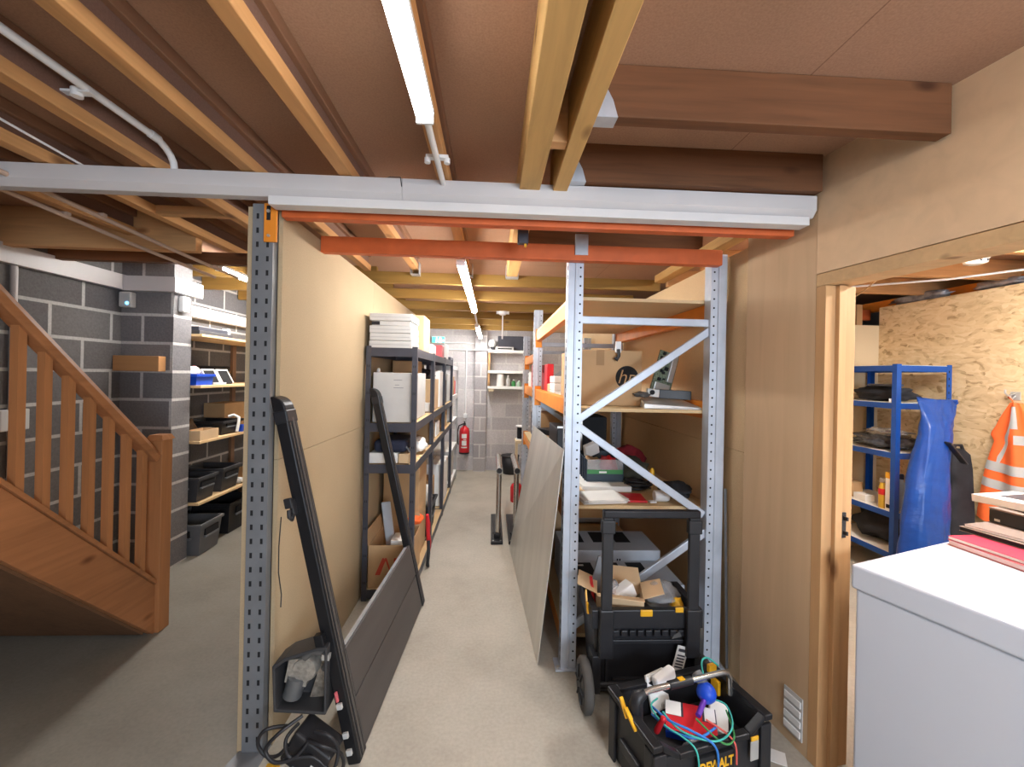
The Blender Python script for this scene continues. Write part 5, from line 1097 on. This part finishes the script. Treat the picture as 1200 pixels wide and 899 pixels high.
for z in zb:
    s = MB().box(x0+.004, x1-.004, y0+.004, y1-.004, z-.008, z).build('shelf_board', m_whiteshelf, t)
    mb = MB()
    for (a, b, c, d_) in ((x0+.0025, x1-.0025, y0+.0022, y0+.005), (x0+.0025, x1-.0025, y1-.005, y1-.0022), (x0+.0022, x0+.005, y0+.005, y1-.005), (x1-.005, x1-.0022, y0+.005, y1-.005)): mb.box(a, b, c, d_, z-.05, z-.003)
    mb.build('shelf_beam', m_blue, s)
t = thing('folded_bag', 'flat black bag on the second blue shelf from the top', 'bag', (3.4, 3.5, zb[3]))
MB().lump((3.42, 3.50, zb[3]+.001), (.30, .5, .14), 4, .25).build('body', m_blackf, t); MB().box(3.27, 3.36, 3.26, 3.5, zb[3]+.131, zb[3]+.15).build('flap', m_dgrey, t, bevel=.006)
MB(TR(3.29, 3.28, zb[3]+.001, .5)).box(-.06, .04, -.012, .012, 0, .03).build('white_tag', m_white, bevel=.004, label='small white card at the edge of the second blue shelf', cat='card')
m_gloss = M('black polythene', (.05, .05, .055), .18, var=.5, scale=30, bump=.8)
mb = MB(); mb.lump((3.42, 3.48, zb[2]+.001), (.34, .5, .12), 9, .5, 3.5); mb.build('polythene_bundle', m_gloss, label='glossy black polythene bundle on the middle blue shelf', cat='bundle')
MB().lump((3.38, 3.42, zb[2]+.115), (.2, .3, .06), 3, .45, 3).build('clear_sheet', m_bag, label='crumpled clear sheet on the glossy black bundle', cat='sheet')
MB().lump((3.63, 3.27, zb[2]+.001), (.11, .10, .07), 6, .3).build('dark_cloth', m_navy, label='small dark cloth at the end of the middle blue shelf', cat='cloth')
z = zb[1]+.001
box('small_carton', 'tiny brown carton at the far end of the lower blue shelf', 3.30, 3.40, 3.66, 3.80, z, .13, m_card)
box('small_box', 'flat white box between the tiny carton and the spray bottle', 3.27, 3.36, 3.50, 3.62, z, .055, m_paper, seam=False)
t = thing('oil_bottle', 'yellow bottle with a red label on the lower blue shelf', 'bottle', (3.275, 3.34, z))
MB().lathe((3.275, 3.34, z), [(.028, 0), (.03, .01), (.03, .17), (.022, .19), (.018, .21)], 14).build('body', M('amber', (.62, .38, .04), .3), t); MB().lathe((3.275, 3.34, z+.11), [(.0306, 0), (.0306, .05)], 14).build('label', m_red, t); MB().lathe((3.275, 3.34, z+.2105), [(.022, 0), (.024, .005), (.022, .035)], 12).build('cap', m_bag, t)
t = thing('tall_carton', 'tall white carton with a yellow top beside the blue shelf post', 'box', (3.265, 3.26, z))
MB().box(3.245, 3.29, 3.225, 3.29, z, z+.26).build('body', m_paper, t, bevel=.002); MB().box(3.2445, 3.2905, 3.2245, 3.2905, z+.26, z+.31).build('top', m_yellow, t, bevel=.002); MB().box(3.2435, 3.2444, 3.235, 3.28, z+.02, z+.05).build('print', m_slot, t)
bottle('blue_bottle', 'navy and white bottle to the right of the blue shelf post', 3.345, 3.25, z, .032, .30, M('pale blue bottle', (.35, .45, .6), .4), m_navy)
MB().lump((3.45, 3.5, zb[0]+.001), (.36, .5, .26), 2, .25).build('black_bag', m_blackf, label='black bag slumped on the bottom blue shelf', cat='bag')
# blue roll bag leaning on the shelving
t = thing('roll_bag', 'tall shiny blue pvc roll bag leaning on the blue shelving', 'bag', (3.2, 3.0, 0))
mb = MB(); rows = [(0, 3.20, 2.93, .19, .10), (.12, 3.205, 2.935, .19, .115), (.4, 3.22, 2.95, .185, .11), (.7, 3.25, 2.97, .16, .105), (.95, 3.285, 2.985, .135, .10), (1.2, 3.34, 3.0, .115, .085), (1.33, 3.365, 3.01, .115, .055), (1.43, 3.38, 3.02, .15, .025), (1.485, 3.385, 3.025, .168, .008)]
vs = []; n = 28
for i, (z, cx, cy, rx, ry) in enumerate(rows):
    for k in range(n):
        a = 2*pi*k/n; wv = 1+.05*noise.noise(V((cos(a)*2, sin(a)*2, z*6)))
        vs.append((cx+rx*wv*cos(a), cy+ry*wv*sin(a)*.9, z + (.02*cos(a)*(-1 if i == 8 else 0)) + .001))
fs = [(i*n+k, i*n+(k+1) % n, (i+1)*n+(k+1) % n, (i+1)*n+k) for i in range(len(rows)-1) for k in range(n)]
mb.add(vs, fs, True); mb.add(vs[:n], [tuple(range(n))[::-1]]); mb.add(vs[-n:], [tuple(range(n))])
o = mb.build('body', m_pvc, t); sub = o.modifiers.new('s', 'SUBSURF'); sub.levels = 1; sub.render_levels = 2
tx2 = bpy.data.textures.new('small creases', 'CLOUDS'); tx2.noise_scale = .055; d2 = o.modifiers.new('d2', 'DISPLACE'); d2.texture = tx2; d2.strength = .022; d2.mid_level = .5
tx = bpy.data.textures.new('creases', 'CLOUDS'); tx.noise_scale = .14; dm = o.modifiers.new('d', 'DISPLACE'); dm.texture = tx; dm.strength = .035; dm.mid_level = .5
MB().bar((3.33, 2.90, 1.18), (3.50, 2.93, 1.02), .012, .045, (0,1,0)).build('strap', m_black, t, bevel=.004)
MB().bar((3.22, 3.02, 1.478), (3.55, 3.03, 1.478), .014, .02).build('top_seam', m_pvc, t, bevel=.004)
# black case
t = thing('padded_case', 'tall black padded case standing between the blue roll bag and the board wall', 'case', (3.64, 3.08, 0))
mb = MB(); rows = [(0, .12, .07), (.05, .13, .08), (.6, .125, .08), (.95, .105, .07), (1.06, .09, .06), (1.10, .05, .035)]; vs = []
for i, (z, rx, ry) in enumerate(rows):
    for k in range(n):
        a = 2*pi*k/n; c_, s_ = cos(a), sin(a); vs.append((3.64+.01*z+rx*.85*math.copysign(abs(c_)**.5, c_), 3.11+.01*z+ry*math.copysign(abs(s_)**.5, s_), z))
fs = [(i*n+k, i*n+(k+1) % n, (i+1)*n+(k+1) % n, (i+1)*n+k) for i in range(len(rows)-1) for k in range(n)]
mb.add(vs, fs, True); mb.add(vs[:n], [tuple(range(n))[::-1]]); mb.add(vs[-n:], [tuple(range(n))]); mb.build('body', m_blackf, t)
MB().tube([(3.60, 3.10, 1.085), (3.62, 3.10, 1.13), (3.67, 3.10, 1.13), (3.69, 3.10, 1.085)], .012, 8).build('handle', m_black, t)
# hi-vis vest on a hook
h = thing('coat_hook', 'small steel coat hook on the board wall above the vest', 'hook', (3.78, 2.86, 1.5))
MB().box(3.793, 3.7995, 2.83, 2.89, 1.50, 1.56).build('plate', m_silver, h, bevel=.002); MB().tube([(3.793, 2.86, 1.55), (3.75, 2.87, 1.53), (3.735, 2.875, 1.55), (3.735, 2.875, 1.575)], .006, 8).build('prong', m_silver, h); MB().tube([(3.793, 2.86, 1.53), (3.765, 2.86, 1.505), (3.75, 2.86, 1.53)], .006, 8).build('prong', m_silver, h)
t = thing('hi_vis_vest', 'orange hi vis vest with grey reflective bands hanging on the board wall', 'vest', (3.75, 2.8, .58))
LE = [(.58, .27), (.75, .245), (.95, .205), (1.10, .165), (1.19, .135), (1.24, .16), (1.30, .125), (1.38, .09), (1.48, .035)]
def lerp(z):
    for (a, x), (b, y) in zip(LE, LE[1:]):
        if z <= b: k = (z-a)/(b-a); return x+(y-x)*k
    return LE[-1][1]
def vest(u, v):      # u across (y), v from hem to collar
    z = .58 + .90*v; hw = lerp(z); c = 2.785 + .05*v
    y = c + (.5-u)*2*hw
    x = 3.772 - .016*(1+sin(u*15+v*1.5))*(1.15-v) - .03*(1-abs(2*u-1))*(1-.3*v)
    return (x, y, z - .035*sin(u*3.1)*(1-v) + .02*(abs(2*u-1))*(v < .1))
mb = MB(); mb.grid(vest, 34, 40, .005, (1, 0, 0)); o = mb.build('body', m_hiviz, t)
def band(f, nm='reflective_band'):
    MB().grid(lambda u, v: V(vest(*f(u, v))) + V((-.004, 0, 0)), 20, 4, .002, (1, 0, 0)).build(nm, m_reflect, t)
band(lambda u, v: (u, .44+.075*v)); band(lambda u, v: (u, .30+.07*v))
band(lambda u, v: (.16+.24*u+.0*v, .50+.30*u-.10*(1-v)+.06)); band(lambda u, v: (.40+.17*v, .80+.17*u)); band(lambda u, v: (.5+.5*u, .68+.07*v))
MB().tube([(3.768, 2.84, 1.46), (3.755, 2.85, 1.50), (3.752, 2.87, 1.52), (3.76, 2.855, 1.505)], .004, 6).build('hanging_loop', m_hiviz, t)
# ceiling clutter of the side room
t = thing('smoke_detector', 'white smoke detector under the nearest joist seen through the doorway', 'detector', (2.88, 2.375, 2.325))
cx, cy = 2.88, 2.375
MB().lathe((cx, cy, 2.325), [(.03, 0), (.052, .008), (.055, .03), (.06, .032), (.062, .06), (.05, .074)], 22).build('body', m_white, t)
mb = MB(); mb.lathe((cx-.02, cy-.042, 2.342), [(.008, 0), (.008, -.008)], 8, 'y'); mb.lathe((cx+.01, cy-.047, 2.342), [(.008, 0), (.008, -.008)], 8, 'y'); mb.build('vents', m_slot, t)
for y, l in ((2.35, 'nearest joist of the side room ceiling over the doorway'), (2.95, 'middle joist of the side room ceiling'), (3.55, 'farthest joist of the side room ceiling, near the end wall')):
    joist(l, MB().box(1.5, 4.55, y, y+.047, 2.40, ZD-.001), m_joistO, 'side room joists')
mb = MB(); mb.box(3.94, 3.99, 1.2, 4.4, 2.34, 2.44); mb.build('racking_beam', m_orange, bevel=.004, label='orange steel beam above the board wall in the side room', cat='beam')
mb = MB(); mb.box(1.9, 3.9, 4.15, 4.2, 2.25, 2.36); mb.build('racking_beam', m_redor, bevel=.004, label='red orange beam beyond the end wall of the side room', cat='beam')
m_foil = M('foil duct', (.42, .42, .44), .4, .4, var=.5, scale=12)
MB().lump((3.865, 3.62, 2.346), (.08, .5, .085), 5, .3, 3).build('foil_duct', m_foil, label='far grey foil wrap along the top of the board wall', cat='duct', group='foil wraps')
MB().lump((3.865, 3.02, 2.346), (.08, .3, .08), 9, .3, 3).build('foil_duct', m_foil, label='near grey foil wrap along the top of the board wall', cat='duct', group='foil wraps')
MB().lump((4.3, 3.4, 2.12), (.28, 1.8, .26), 5, .18, 3).build('foil_duct', m_foil, label='long grey foil duct behind the orange beam of the side room', cat='duct')
MB().box(3.60, 3.66, 3.985, 4.045, 0, 2.38).build('timber_post', m_stud, bevel=.003, label='yellow timber post end showing above the cream end wall', cat='post')
MB().tube([(3.3, 3.9, 2.30), (2.95, 3.2, 2.34), (2.35, 2.2, 2.38), (1.95, 1.3, 2.385)], .006, 6).build('cable', m_cardlt, label='pale cable running diagonally under the side room ceiling', cat='cable')
MB().tube([(2.3, 3.9, 2.385), (2.8, 3.3, 2.375), (3.3, 2.9, 2.37), (3.6, 2.5, 2.38), (3.75, 2.0, 2.385)], .008, 6).build('cable', m_white, label='white cable sagging under the side room joists', cat='cable')

ld = bpy.data.lights.new('added_daylight', 'AREA'); ld.shape = 'RECTANGLE'; ld.size = 1.7; ld.size_y = 1.1; ld.energy = 85; ld.color = (.74, .86, 1)  # cool area lamp added as fill, standing for daylight at the window
lo = bpy.data.objects.new('added_daylight', ld); C.objects.link(lo); lo.matrix_world = Matrix.Translation((1.5, -2.63, 1.55)) @ Matrix.Rotation(pi/2, 4, 'X')
# ------------------------------------------------------------------ view and world
w = bpy.data.worlds.new('World'); S.world = w; w.use_nodes = True
w.node_tree.nodes['Background'].inputs[0].default_value = (.95, .92, 1, 1); w.node_tree.nodes['Background'].inputs[1].default_value = .6
S.view_settings.view_transform = 'Standard'; S.view_settings.look = 'None'; S.view_settings.exposure = .78; S.view_settings.gamma = 1; S.view_settings.use_curve_mapping = False
